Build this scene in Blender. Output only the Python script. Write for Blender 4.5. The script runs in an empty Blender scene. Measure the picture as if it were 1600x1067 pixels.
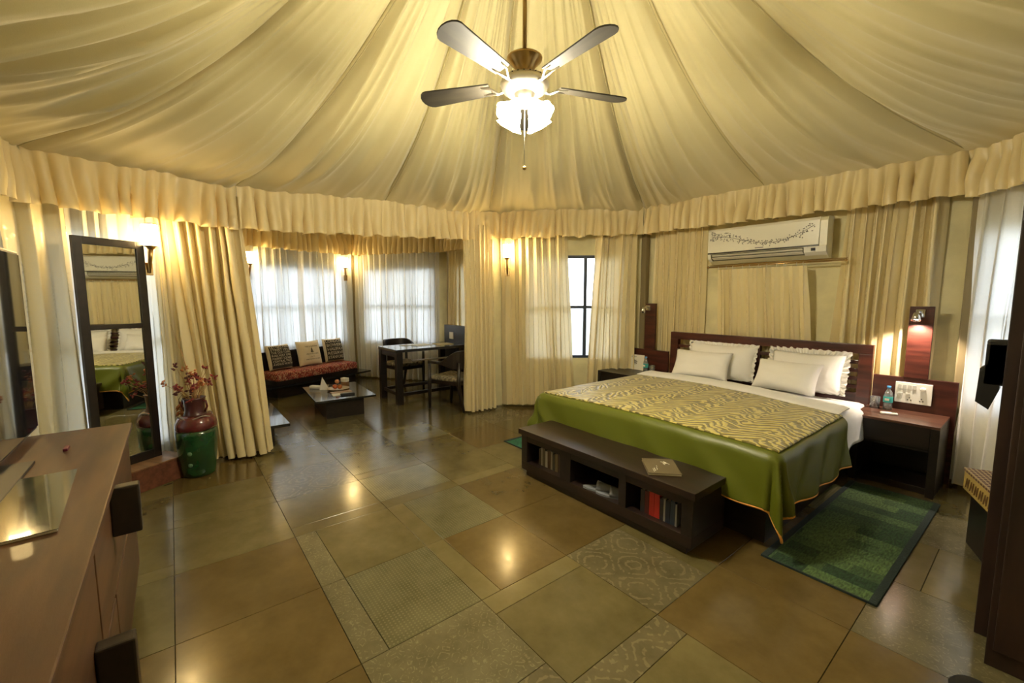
import bpy, bmesh, math, random
from math import sin, cos, pi, radians as R, hypot, atan2
from mathutils import Vector as V, Matrix, noise
sc = bpy.context.scene
# ---------------- camera, world, exposure ----------------
F = 667.0
TILT = math.atan(68 / F); PSI = R(51.5)
cd = bpy.data.cameras.new('camera'); cam = bpy.data.objects.new('camera', cd)
sc.collection.objects.link(cam); sc.camera = cam
cd.sensor_width = 36; cd.lens = F / 1600 * 36; cd.clip_start = 0.02; cd.clip_end = 300
cam.location = (0, 0, 1.5); cam.rotation_euler = (pi / 2 - TILT, 0, PSI)
sc.view_settings.view_transform = 'Standard'; sc.view_settings.look = 'None'
sc.view_settings.gamma = 1; sc.view_settings.use_curve_mapping = False
sc.view_settings.exposure = 1.62
sc.cycles.use_denoising = True
sc.cycles.max_bounces = 8; sc.cycles.diffuse_bounces = 4; sc.cycles.transparent_max_bounces = 12
sc.cycles.sample_clamp_indirect = 2.5
wd = bpy.data.worlds.new('daylight'); sc.world = wd; wd.use_nodes = True
nt = wd.node_tree; nt.nodes.clear()
tc = nt.nodes.new('ShaderNodeTexCoord'); sx = nt.nodes.new('ShaderNodeSeparateXYZ')
cr = nt.nodes.new('ShaderNodeValToRGB'); bg = nt.nodes.new('ShaderNodeBackground'); wo = nt.nodes.new('ShaderNodeOutputWorld')
nt.links.new(tc.outputs['Generated'], sx.inputs[0]); nt.links.new(sx.outputs['Z'], cr.inputs[0])
cr.color_ramp.elements[0].position = 0.0; cr.color_ramp.elements[0].color = (0.86, 0.93, 1, 1)
cr.color_ramp.elements[1].position = 0.8; cr.color_ramp.elements[1].color = (0.62, 0.78, 1, 1)
nt.links.new(cr.outputs[0], bg.inputs[0]); nt.links.new(bg.outputs[0], wo.inputs[0])
DAY = 2.9; FANLIGHT = 94.0; SCONCE = 33.0
bg.inputs[1].default_value = DAY

rnd = random.Random(7)
# ---------------- helpers ----------------
def link(o, parent=None):
    sc.collection.objects.link(o)
    if parent: o.parent = parent
    return o
def tag(o, label=None, cat=None, group=None, kind=None):
    if label: o['label'] = label
    if cat: o['category'] = cat
    if group: o['group'] = group
    if kind: o['kind'] = kind
    return o
def empty(name, loc=(0, 0, 0), rz=0, label=None, cat=None, group=None):
    o = bpy.data.objects.new(name, None); o.empty_display_size = .1
    link(o); o.location = loc; o.rotation_euler = (0, 0, rz)
    return tag(o, label, cat, group)
def obj(name, bm, m=None, parent=None, smooth=False, loc=None):
    me = bpy.data.meshes.new(name)
    if not isinstance(bm, bmesh.types.BMesh):
        me.from_pydata([tuple(v) for v in bm[0]], [], bm[1]); me.update()
    else:
        bmesh.ops.recalc_face_normals(bm, faces=bm.faces[:]); bm.to_mesh(me); bm.free()
    if smooth:
        me.polygons.foreach_set('use_smooth', [True] * len(me.polygons))
    if m: me.materials.append(m)
    o = bpy.data.objects.new(name, me); link(o, parent)
    if loc: o.location = loc
    return o
def box(bm, a, b, bev=0, M=None):
    g = bmesh.ops.create_cube(bm, size=1); vs = g['verts']
    c = [(a[i] + b[i]) / 2 for i in range(3)]; s = [abs(b[i] - a[i]) for i in range(3)]
    for v in vs: v.co = V((c[0] + v.co.x * s[0], c[1] + v.co.y * s[1], c[2] + v.co.z * s[2]))
    if bev:
        es = list({e for v in vs for e in v.link_edges})
        r = bmesh.ops.bevel(bm, geom=es, offset=bev, segments=2, affect='EDGES', profile=.6)
        vs = list({v for f in r['faces'] for v in f.verts} | {v for v in vs if v.is_valid})
    if M is not None:
        for v in vs: v.co = M @ v.co
    return vs
def bx(name, a, b, m, parent=None, bev=.003):
    bm = bmesh.new(); box(bm, a, b, bev); return obj(name, bm, m, parent)
def tube(bm, pts, r, n=10, caps=True):
    pts = [V(p) for p in pts]; rs = r if isinstance(r, (list, tuple)) else [r] * len(pts)
    rings = []; prev = None
    for i, p in enumerate(pts):
        t = (pts[min(i + 1, len(pts) - 1)] - pts[max(i - 1, 0)]).normalized()
        up = V((0, 0, 1)) if abs(t.z) < .95 else V((1, 0, 0))
        if prev is not None: up = prev
        x = t.cross(up).normalized(); y = x.cross(t).normalized(); prev = y
        rings.append([bm.verts.new(p + (x * cos(2 * pi * k / n) + y * sin(2 * pi * k / n)) * rs[i]) for k in range(n)])
    for a, b in zip(rings, rings[1:]):
        for k in range(n): bm.faces.new((a[k], a[(k + 1) % n], b[(k + 1) % n], b[k]))
    if caps and rs[0] > 1e-4: bm.faces.new(rings[0][::-1])
    if caps and rs[-1] > 1e-4: bm.faces.new(rings[-1])
def lathe(bm, prof, c=(0, 0, 0), n=24, M=None, ripple=None):
    rings = []
    for r, z in prof:
        ring = []
        for k in range(n):
            a = 2 * pi * k / n; rr = r * (1 + (ripple(a, z) if ripple else 0))
            p = V((rr * cos(a), rr * sin(a), z))
            if M is not None: p = M @ p
            ring.append(bm.verts.new(p + V(c)))
        rings.append(ring)
    for a, b in zip(rings, rings[1:]):
        for k in range(n): bm.faces.new((a[k], a[(k + 1) % n], b[(k + 1) % n], b[k]))
    return rings
def solid_lathe(name, prof, m, parent=None, c=(0, 0, 0), n=24, M=None, ripple=None):
    bm = bmesh.new(); rg = lathe(bm, prof, c, n, M, ripple)
    if prof[0][0] > 1e-4: bm.faces.new(rg[0][::-1])
    if prof[-1][0] > 1e-4: bm.faces.new(rg[-1])
    return obj(name, bm, m, parent, True)
def tb(name, pts, r, m, parent=None, n=10):
    bm = bmesh.new(); tube(bm, pts, r, n); return obj(name, bm, m, parent, True)
def nz(x, y=0, z=0): return noise.noise(V((x, y, z)))
def smooth01(t): t = max(0, min(1, t)); return t * t * (3 - 2 * t)

# ---------------- materials ----------------
MATS = {}
def nodes(name):
    m = bpy.data.materials.new(name); m.use_nodes = True; n = m.node_tree; n.nodes.clear()
    out = n.nodes.new('ShaderNodeOutputMaterial'); return m, n, out
def N(n, t, **kw):
    x = n.nodes.new('ShaderNode' + t)
    for k, v in kw.items():
        if k.startswith('i_'):
            key = k[2:]; key = int(key) if key.isdigit() else key.replace('_', ' ')
            x.inputs[key].default_value = v
        else: setattr(x, k, v)
    return x
def pm(name, col, rough=.5, metal=0, bump=0, bscale=40, vary=0, vscale=5, stretch=(1, 1, 1), emit=0, trans=0, spec=.5, coat=0, sheen=0, col2=None, ecol=None):
    if name in MATS: return MATS[name]
    m, n, out = nodes(name); L = n.links.new
    p = N(n, 'BsdfPrincipled'); p.inputs['Base Color'].default_value = (*col, 1); p.inputs['Roughness'].default_value = rough
    p.inputs['Metallic'].default_value = metal; p.inputs['Transmission Weight'].default_value = trans
    p.inputs['Specular IOR Level'].default_value = spec; p.inputs['Coat Weight'].default_value = coat; p.inputs['Sheen Weight'].default_value = sheen
    if emit: p.inputs['Emission Color'].default_value = (*(ecol or col), 1); p.inputs['Emission Strength'].default_value = emit
    L(p.outputs[0], out.inputs[0])
    t = N(n, 'TexCoord'); mp = N(n, 'Mapping'); mp.inputs['Scale'].default_value = stretch; L(t.outputs['Object'], mp.inputs[0])
    if vary or col2:
        nn = N(n, 'TexNoise'); nn.inputs['Scale'].default_value = vscale; nn.inputs['Detail'].default_value = 5; L(mp.outputs[0], nn.inputs[0])
        c = N(n, 'ValToRGB'); v = vary
        c2 = col2 or tuple(min(1, x * (1 + v)) for x in col)
        c.color_ramp.elements[0].position = .35; c.color_ramp.elements[1].position = .65
        c.color_ramp.elements[0].color = (*[x * (1 - v) for x in col], 1); c.color_ramp.elements[1].color = (*c2, 1)
        L(nn.outputs[0], c.inputs[0]); L(c.outputs[0], p.inputs['Base Color'])
    if bump:
        b2 = N(n, 'TexNoise'); b2.inputs['Scale'].default_value = bscale; b2.inputs['Detail'].default_value = 3; L(mp.outputs[0], b2.inputs[0])
        b = N(n, 'Bump'); b.inputs['Strength'].default_value = bump; b.inputs['Distance'].default_value = .01
        L(b2.outputs[0], b.inputs['Height']); L(b.outputs[0], p.inputs['Normal'])
    MATS[name] = m; return m
def fabric(name, col, trl=.35, gloss=.18, rough=.35, damask=0, tcol=None):
    if name in MATS: return MATS[name]
    m, n, out = nodes(name); L = n.links.new
    t = N(n, 'TexCoord')
    d = N(n, 'BsdfPrincipled'); d.inputs['Base Color'].default_value = (*col, 1); d.inputs['Roughness'].default_value = rough
    d.inputs['Specular IOR Level'].default_value = gloss * 2; d.inputs['Sheen Weight'].default_value = .3
    tr = N(n, 'BsdfTranslucent'); tr.inputs[0].default_value = (*(tcol or col), 1)
    mx = N(n, 'MixShader'); mx.inputs[0].default_value = trl
    L(d.outputs[0], mx.inputs[1]); L(tr.outputs[0], mx.inputs[2]); L(mx.outputs[0], out.inputs[0])
    w = N(n, 'TexNoise'); w.inputs['Scale'].default_value = 220; L(t.outputs['Object'], w.inputs[0])
    b = N(n, 'Bump'); b.inputs['Strength'].default_value = .12; b.inputs['Distance'].default_value = .004; L(w.outputs[0], b.inputs['Height'])
    L(b.outputs[0], d.inputs['Normal'])
    if damask:   # woven flowers, paler and glossier than the ground
        mp = N(n, 'Mapping'); mp.inputs['Scale'].default_value = (1, 1, .75); L(t.outputs['Object'], mp.inputs[0])
        vo = N(n, 'TexNoise'); vo.inputs['Scale'].default_value = 13; vo.inputs['Detail'].default_value = 2; vo.inputs['Distortion'].default_value = 3.5; L(mp.outputs[0], vo.inputs[0])
        c = N(n, 'ValToRGB'); c.color_ramp.elements[0].position = .54; c.color_ramp.elements[1].position = .57; L(vo.outputs[0], c.inputs[0])
        mc = N(n, 'MixRGB'); mc.inputs[1].default_value = (*col, 1); mc.inputs[2].default_value = (*[min(1, x * 1.08 + .01) for x in col], 1)
        L(c.outputs[0], mc.inputs[0]); L(mc.outputs[0], d.inputs['Base Color'])
        mr = N(n, 'MapRange'); mr.inputs[3].default_value = rough + .12; mr.inputs[4].default_value = rough - .12
        L(c.outputs[0], mr.inputs[0]); L(mr.outputs[0], d.inputs['Roughness'])
    MATS[name] = m; return m
CREAM = (.86, .72, .40)
F_CURT = fabric('curtain_satin', (.88, .75, .43), .24, .42, .3, 1, (.9, .84, .66))
F_SHEER = fabric('sheer_satin', (.84, .80, .68), .48, .3, .36, 1, (.93, .94, .95))
F_VAL = fabric('valance_satin', (.86, .72, .40), .22, .3, .36, 0, (.9, .7, .35))
F_TENT = fabric('tent_cotton', (.70, .61, .33), .08, .12, .5, 0)
M_CANVAS = pm('canvas_wall', (.74, .67, .40), .9, bump=.3, bscale=200, vary=.08)
def woodm(name, a, b, rough=.35, scale=3, stretch=(1, 8, 8), coat=.2):
    return pm(name, a, rough, vary=.25, col2=b, vscale=scale, stretch=stretch, bump=.06, bscale=60, coat=coat)
W_DARK = woodm('espresso_wood', (.007, .0045, .0035), (.014, .008, .006), .38, coat=.05)
W_DARKY = woodm('espresso_wood_crossgrain', (.007, .0045, .0035), (.014, .008, .006), .38, stretch=(8, 1, 8), coat=.05)
W_BENCH = woodm('bench_wood', (.010, .005, .003), (.020, .009, .005), .4, coat=.08)
W_HEAD = woodm('mahogany_wood', (.04, .008, .005), (.075, .017, .010), .35, coat=.1)
W_NIGHT = woodm('walnut_top', (.07, .025, .014), (.12, .05, .028), .32)
W_DRES = woodm('dresser_wood', (.058, .024, .0095), (.095, .043, .018), .45, 2.2, (1, 7, 7), .05)
W_BLACK = pm('black_lacquer', (.012, .013, .016), .12, coat=.5)
M_BLACK = pm('black_plastic', (.01, .01, .011), .4)
M_CHROME = pm('chrome', (.75, .75, .74), .12, 1)
M_NICKEL = pm('brushed_nickel', (.6, .56, .48), .28, 1)
M_BRASS = pm('brass', (.45, .30, .12), .28, 1)
M_WHITE = pm('white_plastic', (.78, .77, .7), .3, coat=.3)
M_WCOT = pm('white_cotton', (.80, .79, .76), .85, bump=.25, bscale=30, sheen=.2)
def m_glass(name, col=(1, 1, 1), amt=.12, rough=.02):
    m, n, out = nodes(name); L = n.links.new
    a = N(n, 'BsdfTransparent'); a.inputs[0].default_value = (*col, 1); g = N(n, 'BsdfGlossy'); g.inputs['Roughness'].default_value = rough
    f = N(n, 'Fresnel'); f.inputs[0].default_value = 1.45; ad = N(n, 'Math', operation='ADD'); ad.inputs[1].default_value = amt; L(f.outputs[0], ad.inputs[0])
    x = N(n, 'MixShader'); df = N(n, 'BsdfDiffuse'); dm = N(n, 'MixShader'); dm.inputs[0].default_value = .14 if amt > .04 else 0; L(a.outputs[0], dm.inputs[1]); L(df.outputs[0], dm.inputs[2]); L(ad.outputs[0], x.inputs[0]); L(dm.outputs[0], x.inputs[1]); L(g.outputs[0], x.inputs[2]); L(x.outputs[0], out.inputs[0]); return m
M_PANE = m_glass('window_glass', (1, 1, 1), .0); M_GLASS = m_glass('clear_glass', (.93, .97, .96), .1); M_PET = m_glass('bottle_plastic', (.85, .95, .98), .12, .08)
M_MIRROR = pm('mirror_silver', (.86, .88, .86), .015, 1)
M_SCREEN = pm('screen_glass', (.012, .014, .02), .04, coat=1, spec=1)
M_LAMP = pm('lit_glass', (1, .97, .9), .4, emit=FANLIGHT, ecol=(1, .90, .66))
M_SCON = pm('lit_sconce_glass', (1, .8, .45), .4, emit=SCONCE, ecol=(1, .70, .29))
# ---------------- room outline ----------------
def bound_wall(name, pts, z1, holes=(), m=M_CANVAS, t=.05):
    """vertical wall slab between two plan points with rectangular holes (s0,s1,z0,z1)"""
    A, B = V((*pts[0], 0)), V((*pts[1], 0)); d = (B - A); Ln = d.length; d.normalize(); n = V((-d.y, d.x, 0))
    M = Matrix(((d.x, n.x, 0, A.x), (d.y, n.y, 0, A.y), (0, 0, 1, 0), (0, 0, 0, 1)))
    bm = bmesh.new(); hs = sorted(holes); s = 0
    for (a, b, c, e) in hs:
        box(bm, (s, -t / 2, 0), (a, t / 2, z1), 0, M); box(bm, (a, -t / 2, 0), (b, t / 2, c), 0, M); box(bm, (a, -t / 2, e), (b, t / 2, z1), 0, M); s = b
    box(bm, (s, -t / 2, 0), (Ln, t / 2, z1), 0, M)
    o = obj(name, bm, m); o['kind'] = 'structure'; return o, M
WINM = pm('dark_window_steel', (.03, .04, .07), .4)
wn = [0]
def window(M, a, b, z0, z1, cols=2, rows=2, shift=0):
    wn[0] += 1
    w = empty('window_%d' % wn[0]); w['kind'] = 'structure'; w.matrix_world = M
    bm = bmesh.new(); f = .035
    for q in ((a, z0, b, z0 + f), (a, z1 - f, b, z1), (a, z0, a + f, z1), (b - f, z0, b, z1)): box(bm, (q[0], -.03, q[1]), (q[2], .03, q[3]))
    obj('window_frame', bm, WINM, w)
    for i in range(1, cols):
        x = a + (b - a) * i / cols + shift
        bx('glazing_bar', (x - .022, -.025, z0), (x + .022, .025, z1), WINM, w)
    for j in range(1, rows):
        z = z0 + (z1 - z0) * j / rows; bx('glazing_bar', (a, -.022, z - .02), (b, .022, z + .02), WINM, w)
    for i in range(cols):
        for j in range(rows):
            x0 = a + (b - a) * i / cols; x1 = a + (b - a) * (i + 1) / cols; y0 = z0 + (z1 - z0) * j / rows; y1 = z0 + (z1 - z0) * (j + 1) / rows
            bx('pane', (x0 + .01, -.004, y0 + .01), (x1 - .01, .004, y1 - .01), M_PANE, w, 0)
    return w
ZT = 3.0
pA, pB, pC, pD, pE, pF_, pG, pH, pI = (-4.80, 3.44), (-3.45, 5.06), (-.36, 5.06), (1.02, 3.66), (1.02, .1), (.2, -1.45), (-2.9, -1.62), (-4.62, -1.20), (-5.02, .12)
pJ, pK, pL, pM_ = (-7.55, .12), (-8.27, 2.74), (-6.5, 3.92), (-4.78, 3.95)
def wl(a, b): return hypot(a[0] - b[0], a[1] - b[1])
o, M = bound_wall('wall_far_right', (pA, pB), ZT, [(.50, 1.78, .68, 2.07)]); window(M, .50, 1.78, .68, 2.07, 3, 2, -.06)
bound_wall('wall_back', (pB, pC), ZT)
o, M = bound_wall('wall_right', (pC, pD), ZT, [(.12, 1.5, .7, 2.05)]); window(M, .12, 1.5, .7, 2.05, 3, 2)
bound_wall('wall_right_side', (pD, pE), ZT); bound_wall('wall_near_right', (pE, pF_), ZT); bound_wall('wall_near', (pF_, pG), ZT)
o, M = bound_wall('wall_near_left', (pG, pH), ZT, [(.9, 1.75, .5, 2.05)]); window(M, .9, 1.75, .5, 2.05, 2, 2)
o, M = bound_wall('wall_left', (pH, pI), ZT, [(.45, 1.3, .25, 2.05)]); window(M, .45, 1.3, .25, 2.05, 2, 2)
bound_wall('wall_annex_left', (pI, pJ), ZT)
L1 = wl(pJ, pK); o, M = bound_wall('wall_annex_far', (pJ, pK), ZT, [(.75, 2.45, .70, 2.05)]); window(M, .75, 2.45, .70, 2.05, 3, 2)
L2 = wl(pK, pL); o, M = bound_wall('wall_annex_far_right', (pK, pL), ZT, [(.30, 1.75, .70, 2.05)]); window(M, .30, 1.75, .70, 2.05, 3, 2)
o, M = bound_wall('wall_annex_right', (pL, pM_), ZT, [(.25, 1.2, .7, 2.05)]); window(M, .25, 1.2, .7, 2.05, 2, 2)
bound_wall('wall_annex_stub', (pM_, pA), ZT)
# corner posts of the tent frame
for k, (x, y) in enumerate(((-3.40, 4.97), (-.40, 4.97), (-8.14, 2.66), (-6.5, 3.80))):
    o = bx('trim_%d' % (k + 1), (x - .04, y - .04, 0), (x + .04, y + .04, 2.9), pm('post_brown', (.22, .17, .08), .6), None, .01); o['kind'] = 'structure'
# outer roof added unseen to block sky light; annex ceiling, ground outside
bm = bmesh.new(); box(bm, (-9.2, -3, 3.0), (2, 6, 3.04)); 
o = obj('roof', bm, M_CANVAS); o['kind'] = 'structure'
# hole for the tent peak: replace slab by a frame around the peak and a cone above
bpy.data.objects.remove(o)
bm = bmesh.new()
outer = [(-9.3, -3), (2, -3), (2, 6), (-9.3, 6)]
for a, b in (((-9.3, -3), (-5.0, 6)), ((1.2, -3), (2, 6)), ((-5.0, -3), (1.2, -1.5)), ((-5.0, 5.0), (1.2, 6))): box(bm, (*a, 3.0), (*b, 3.04))
cs = [bm.verts.new(p) for p in ((-5.0, -1.5, 3.02), (1.2, -1.5, 3.02), (1.2, 5.0, 3.02), (-5.0, 5.0, 3.02))]; ap = bm.verts.new((-1.9, 1.7, 5.4))
for k in range(4): bm.faces.new((cs[k], cs[(k + 1) % 4], ap))
o = obj('roof', bm, M_CANVAS); o['kind'] = 'structure'
bm = bmesh.new(); NX, NY = 60, 60
vv = [[bm.verts.new((-8.3 + 3.75 * i / NX, .1 + 3.85 * j / NY, 2.72 - .05 * sin(pi * i / NX) - .05 * sin(pi * j / NY) + .02 * nz(i * .1, j * .35))) for j in range(NY + 1)] for i in range(NX + 1)]
for i in range(NX):
    for j in range(NY): bm.faces.new((vv[i][j], vv[i + 1][j], vv[i + 1][j + 1], vv[i][j + 1]))
o = obj('ceiling_annex', bm, F_TENT, None, True); o['kind'] = 'structure'
gm = pm('outdoor_ground', (.20, .20, .13), .95, vary=.3, vscale=1)
o = bx('ground', (-45, -40, -.3), (40, 45, -.05), gm, None, 0); o['kind'] = 'structure'

# ---------------- tent ceiling ----------------
AP = V((-1.9, 1.68, 4.5))
RING = [(-4.62, .52, 2.50), (-4.60, 3.28, 2.62), (-3.32, 4.78, 2.66), (-.48, 4.78, 2.61), (.80, 3.45, 2.6), (.80, .2, 2.6), (.1, -1.1, 2.6), (-2.6, -1.22, 2.6), (-4.36, -.73, 2.51)]
SE = []   # seams: ring vertices and the middles of long sides
for k in range(len(RING)):
    a, b = V(RING[k]), V(RING[(k + 1) % len(RING)]); SE.append(a)
    if (b - a).length > 2.1: SE.append((a + b) / 2)
def tent_panel(a, b, i0):
    Ln = (b - a).length; nu = max(24, int(Ln / .018)); nv = 64
    vs, fs = [], []
    n_in = V((-(b - a).y, (b - a).x, 0)).normalized()
    if n_in.dot(AP - a) < 0: n_in = -n_in
    for i in range(nu + 1):
        u = i / nu; P = a.lerp(b, u); P = P + n_in * .0; s = i0 + u * Ln
        for j in range(nv + 1):
            r = j / nv                       # 0 at the peak, 1 at the ring
            t = 1 - r
            x = AP.x + (P.x - AP.x) * (r * .985 + .015); y = AP.y + (P.y - AP.y) * (r * .985 + .015)
            z = P.z + (AP.z - P.z) * (.36 * t + .64 * t ** 2.5)
            e = min(u, 1 - u) * Ln * (r * .9 + .1)
            win = smooth01(e / .05)
            bil = -.085 * sin(pi * u) * sin(pi * min(1, r * 1.02)) * min(1, Ln / 1.5)
            sw = s + .10 * nz(s * .7, r * 1.7, 3) * (1 - r)
            f1 = 1 - abs(nz(sw * 3.1, r * .55, 1.3)) * 2.2; f1 = max(0, f1) ** 2
            f2 = 1 - abs(nz(sw * 6.5, r * .8, 7.7)) * 2.4; f2 = max(0, f2) ** 2
            f3 = nz(sw * 15, r * 1.5, 2.1)
            reg = .35 + .9 * smooth01(.5 + 1.6 * nz(sw * .55, r * 1.1, 11.))
            env = min(1, r * 1.6) * (.45 + .55 * smooth01((r - .1) / .5)) * (1 - .55 * smooth01((r - .8) / .2))
            d = -(.075 * f1 * env + .040 * f2 * env + .010 * f3 * env) * reg * win
            rim = .5 + .5 * sin(s * 44 + 2.5 * nz(s * 3, 5))
            d += -.012 * rim * smooth01((r - .80) / .2) * reg
            z += bil + d + .055 * math.exp(-(e / .035) ** 2) * smooth01(r / .2) * (1 - smooth01((r - .9) / .1))
            dx = .4 * (f1 - .5) * .03 * env * win
            dv = (b - a).normalized()
            vs.append((x + dv.x * dx, y + dv.y * dx, z))
    for i in range(nu):
        for j in range(nv):
            k = i * (nv + 1) + j; fs.append((k, k + 1, k + nv + 2, k + nv + 1))
    return vs, fs
ceil = empty('ceiling'); ceil['kind'] = 'structure'
acc = 0
for k in range(len(SE)):
    a, b = SE[k], SE[(k + 1) % len(SE)]
    obj('canvas_panel', tent_panel(a, b, acc), F_TENT, ceil, True); acc += (b - a).length
# seam cords
for p in SE:
    pts = []
    for j in range(3, 61):
        r = j / 60; t = 1 - r; pts.append((AP.x + (p.x - AP.x) * r, AP.y + (p.y - AP.y) * r, p.z + (AP.z - p.z) * (.36 * t + .64 * t ** 2.5) + .045 * (1 - r)))
    tb('seam', pts, .004, pm('seam_cord', (.5, .43, .22), .8), ceil, 6)

# ---------------- curtains ----------------
def cloth_line(pts, n):
    pts = [V((*p[:2], 0)) for p in pts]; L = [0]
    for a, b in zip(pts, pts[1:]): L.append(L[-1] + (b - a).length)
    res = []
    for i in range(n + 1):
        s = L[-1] * i / n; k = 0
        while k < len(L) - 2 and s > L[k + 1]: k += 1
        t = (s - L[k]) / max(1e-6, L[k + 1] - L[k]); d = (pts[k + 1] - pts[k]).normalized()
        res.append((pts[k].lerp(pts[k + 1], t), V((-d.y, d.x, 0)), d, s))
    return res, L[-1]
def curtain_mesh(top, bot, z0, z1, folds, amp=.035, seed=0, topz=None, hem=.01, waist=None, res=10, nv=26, ampt=.6):
    T, lt = cloth_line(top, folds * res); B, lb = cloth_line(bot, folds * res); n = folds * res
    vs, fs = [], []
    for i in range(n + 1):
        u = i / n
        for j in range(nv + 1):
            w = j / nv
            z = z0 + (z1 - z0) * (1 - w)
            if topz: z = z0 + (topz(u) - z0) * (1 - w)
            p = T[i][0].lerp(B[i][0], w); nn = T[i][1]; d = T[i][2]
            if waist:                                     # gathered towards one side part way down
                cu, depth = waist; p = p + d * (cu - u) * lt * depth * math.exp(-((w - .5) / .28) ** 2)
            ph = 2 * pi * folds * (u + .35 / folds * nz(u * folds * .6, w * .9, seed)) + 1.3 * nz(u * 3, w * 1.2, seed + 5)
            A = amp * 1.75 * (ampt + (1 - ampt) * w) * (.55 + 1.0 * abs(nz(u * folds * .45, w * .5, seed + 9)) * 2)
            q = sin(ph); off = A * (q * .75 + .25 * q * abs(q)) + .006 * nz(u * folds * 3, w * 3, seed + 2)
            lat = A * .45 * sin(2 * ph)
            if j == nv: z += hem * nz(u * folds, 0, seed)
            vs.append(p + nn * off + d * lat + V((0, 0, z)))
    for i in range(n):
        for j in range(nv):
            k = i * (nv + 1) + j; fs.append((k, k + 1, k + nv + 2, k + nv + 1))
    return vs, fs
def curtain(label, top, bot, z0, z1, folds, m=F_CURT, group=None, **kw):
    o = obj('curtain', curtain_mesh(top, bot, z0, z1, folds, **kw), m, None, True)
    return tag(o, label, 'curtain', group)
# main room
curtain('cream satin curtain gathered on the right side of the seating alcove opening', [(-4.62, 2.90), (-4.6, 3.34)], [(-4.62, 2.93), (-4.57, 3.34)], .03, 2.42, 6, amp=.035, seed=1)
curtain('wide cream drape flaring to the floor beside the green floor vase', [(-4.74, .0), (-4.70, .54)], [(-4.72, .17), (-4.60, .67)], .03, 2.42, 7, amp=.04, seed=2, ampt=.8)
curtain('cream curtain drawn left of the bare window by the bed', [(-4.62, 3.48), (-4.05, 4.14)], [(-4.62, 3.48), (-3.96, 4.24)], .04, 2.42, 9, amp=.03, seed=3)
curtain('cream curtain drawn right of the bare window, behind the far bedside table', [(-3.80, 4.43), (-3.44, 4.84)], [(-3.86, 4.36), (-3.44, 4.84)], .04, 2.42, 6, amp=.03, seed=4)
curtain('cream curtain behind the left half of the headboard, left of the air conditioner', [(-3.26, 4.97), (-2.58, 4.97)], [(-3.26, 4.97), (-2.58, 4.97)], .04, 2.42, 8, amp=.032, seed=5)
curtain('cream curtain right of the air conditioner, behind the near reading lamp', [(-1.24, 4.97), (-.60, 4.97)], [(-1.30, 4.97), (-.60, 4.97)], .04, 2.42, 8, amp=.034, seed=6)
curtain('pale backlit curtain over the window at the right edge of the photo', [(-.40, 4.84), (.86, 3.56)], [(-.44, 4.86), (.86, 3.56)], .04, 2.42, 14, m=F_SHEER, amp=.032, seed=7)
curtain('narrow yellow curtain left of the leaning mirror', [(-4.43, -1.0), (-4.60, -.58)], [(-4.43, -1.0), (-4.60, -.56)], .04, 2.42, 3, amp=.025, seed=8)
curtain('bright white sheer curtain behind the leaning mirror', [(-4.61, -.58), (-4.80, -.06)], [(-4.61, -.58), (-4.80, -.06)], .04, 2.42, 6, m=F_SHEER, amp=.02, seed=9)
curtain('short yellow curtain between the leaning mirror and the wide drape', [(-4.79, -.10), (-4.86, .12)], [(-4.80, -.08), (-4.86, .16)], .04, 2.42, 4, amp=.03, seed=10)
curtain('bluish white curtain in the far left corner behind the television', [(-4.47, -.88), (-4.3, -1.02), (-3.2, -1.36)], [(-4.47, -.88), (-4.3, -1.02), (-3.2, -1.36)], .04, 2.42, 14, m=F_SHEER, amp=.03, seed=11)
# alcove
ga = None
curtain('left white sheer curtain behind the red sofa', [(-7.42, .35), (-7.85, 1.76)], [(-7.42, .35), (-7.85, 1.76)], .04, 2.5, 13, m=F_SHEER, amp=.026, seed=12)
curtain('right white sheer curtain behind the red sofa', [(-7.79, 1.66), (-8.10, 2.66)], [(-7.79, 1.66), (-8.10, 2.66)], .04, 2.5, 9, m=F_SHEER, amp=.026, seed=13)
curtain('wide white sheer curtain between the alcove corner lamp and the desk', [(-8.08, 2.70), (-6.66, 3.67)], [(-8.08, 2.70), (-6.66, 3.67)], .03, 2.5, 14, m=F_SHEER, amp=.03, seed=14)
curtain('cream curtain on the alcove side wall, behind the desk end panel', [(-6.44, 3.74), (-4.86, 3.76)], [(-6.44, 3.74), (-4.86, 3.76)], .03, 2.5, 14, amp=.035, seed=15)
curtain('cream curtain along the left side wall of the seating alcove', [(-5.5, .3), (-7.3, .28)], [(-5.5, .3), (-7.3, .28)], .03, 2.5, 14, amp=.03, seed=16)
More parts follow.
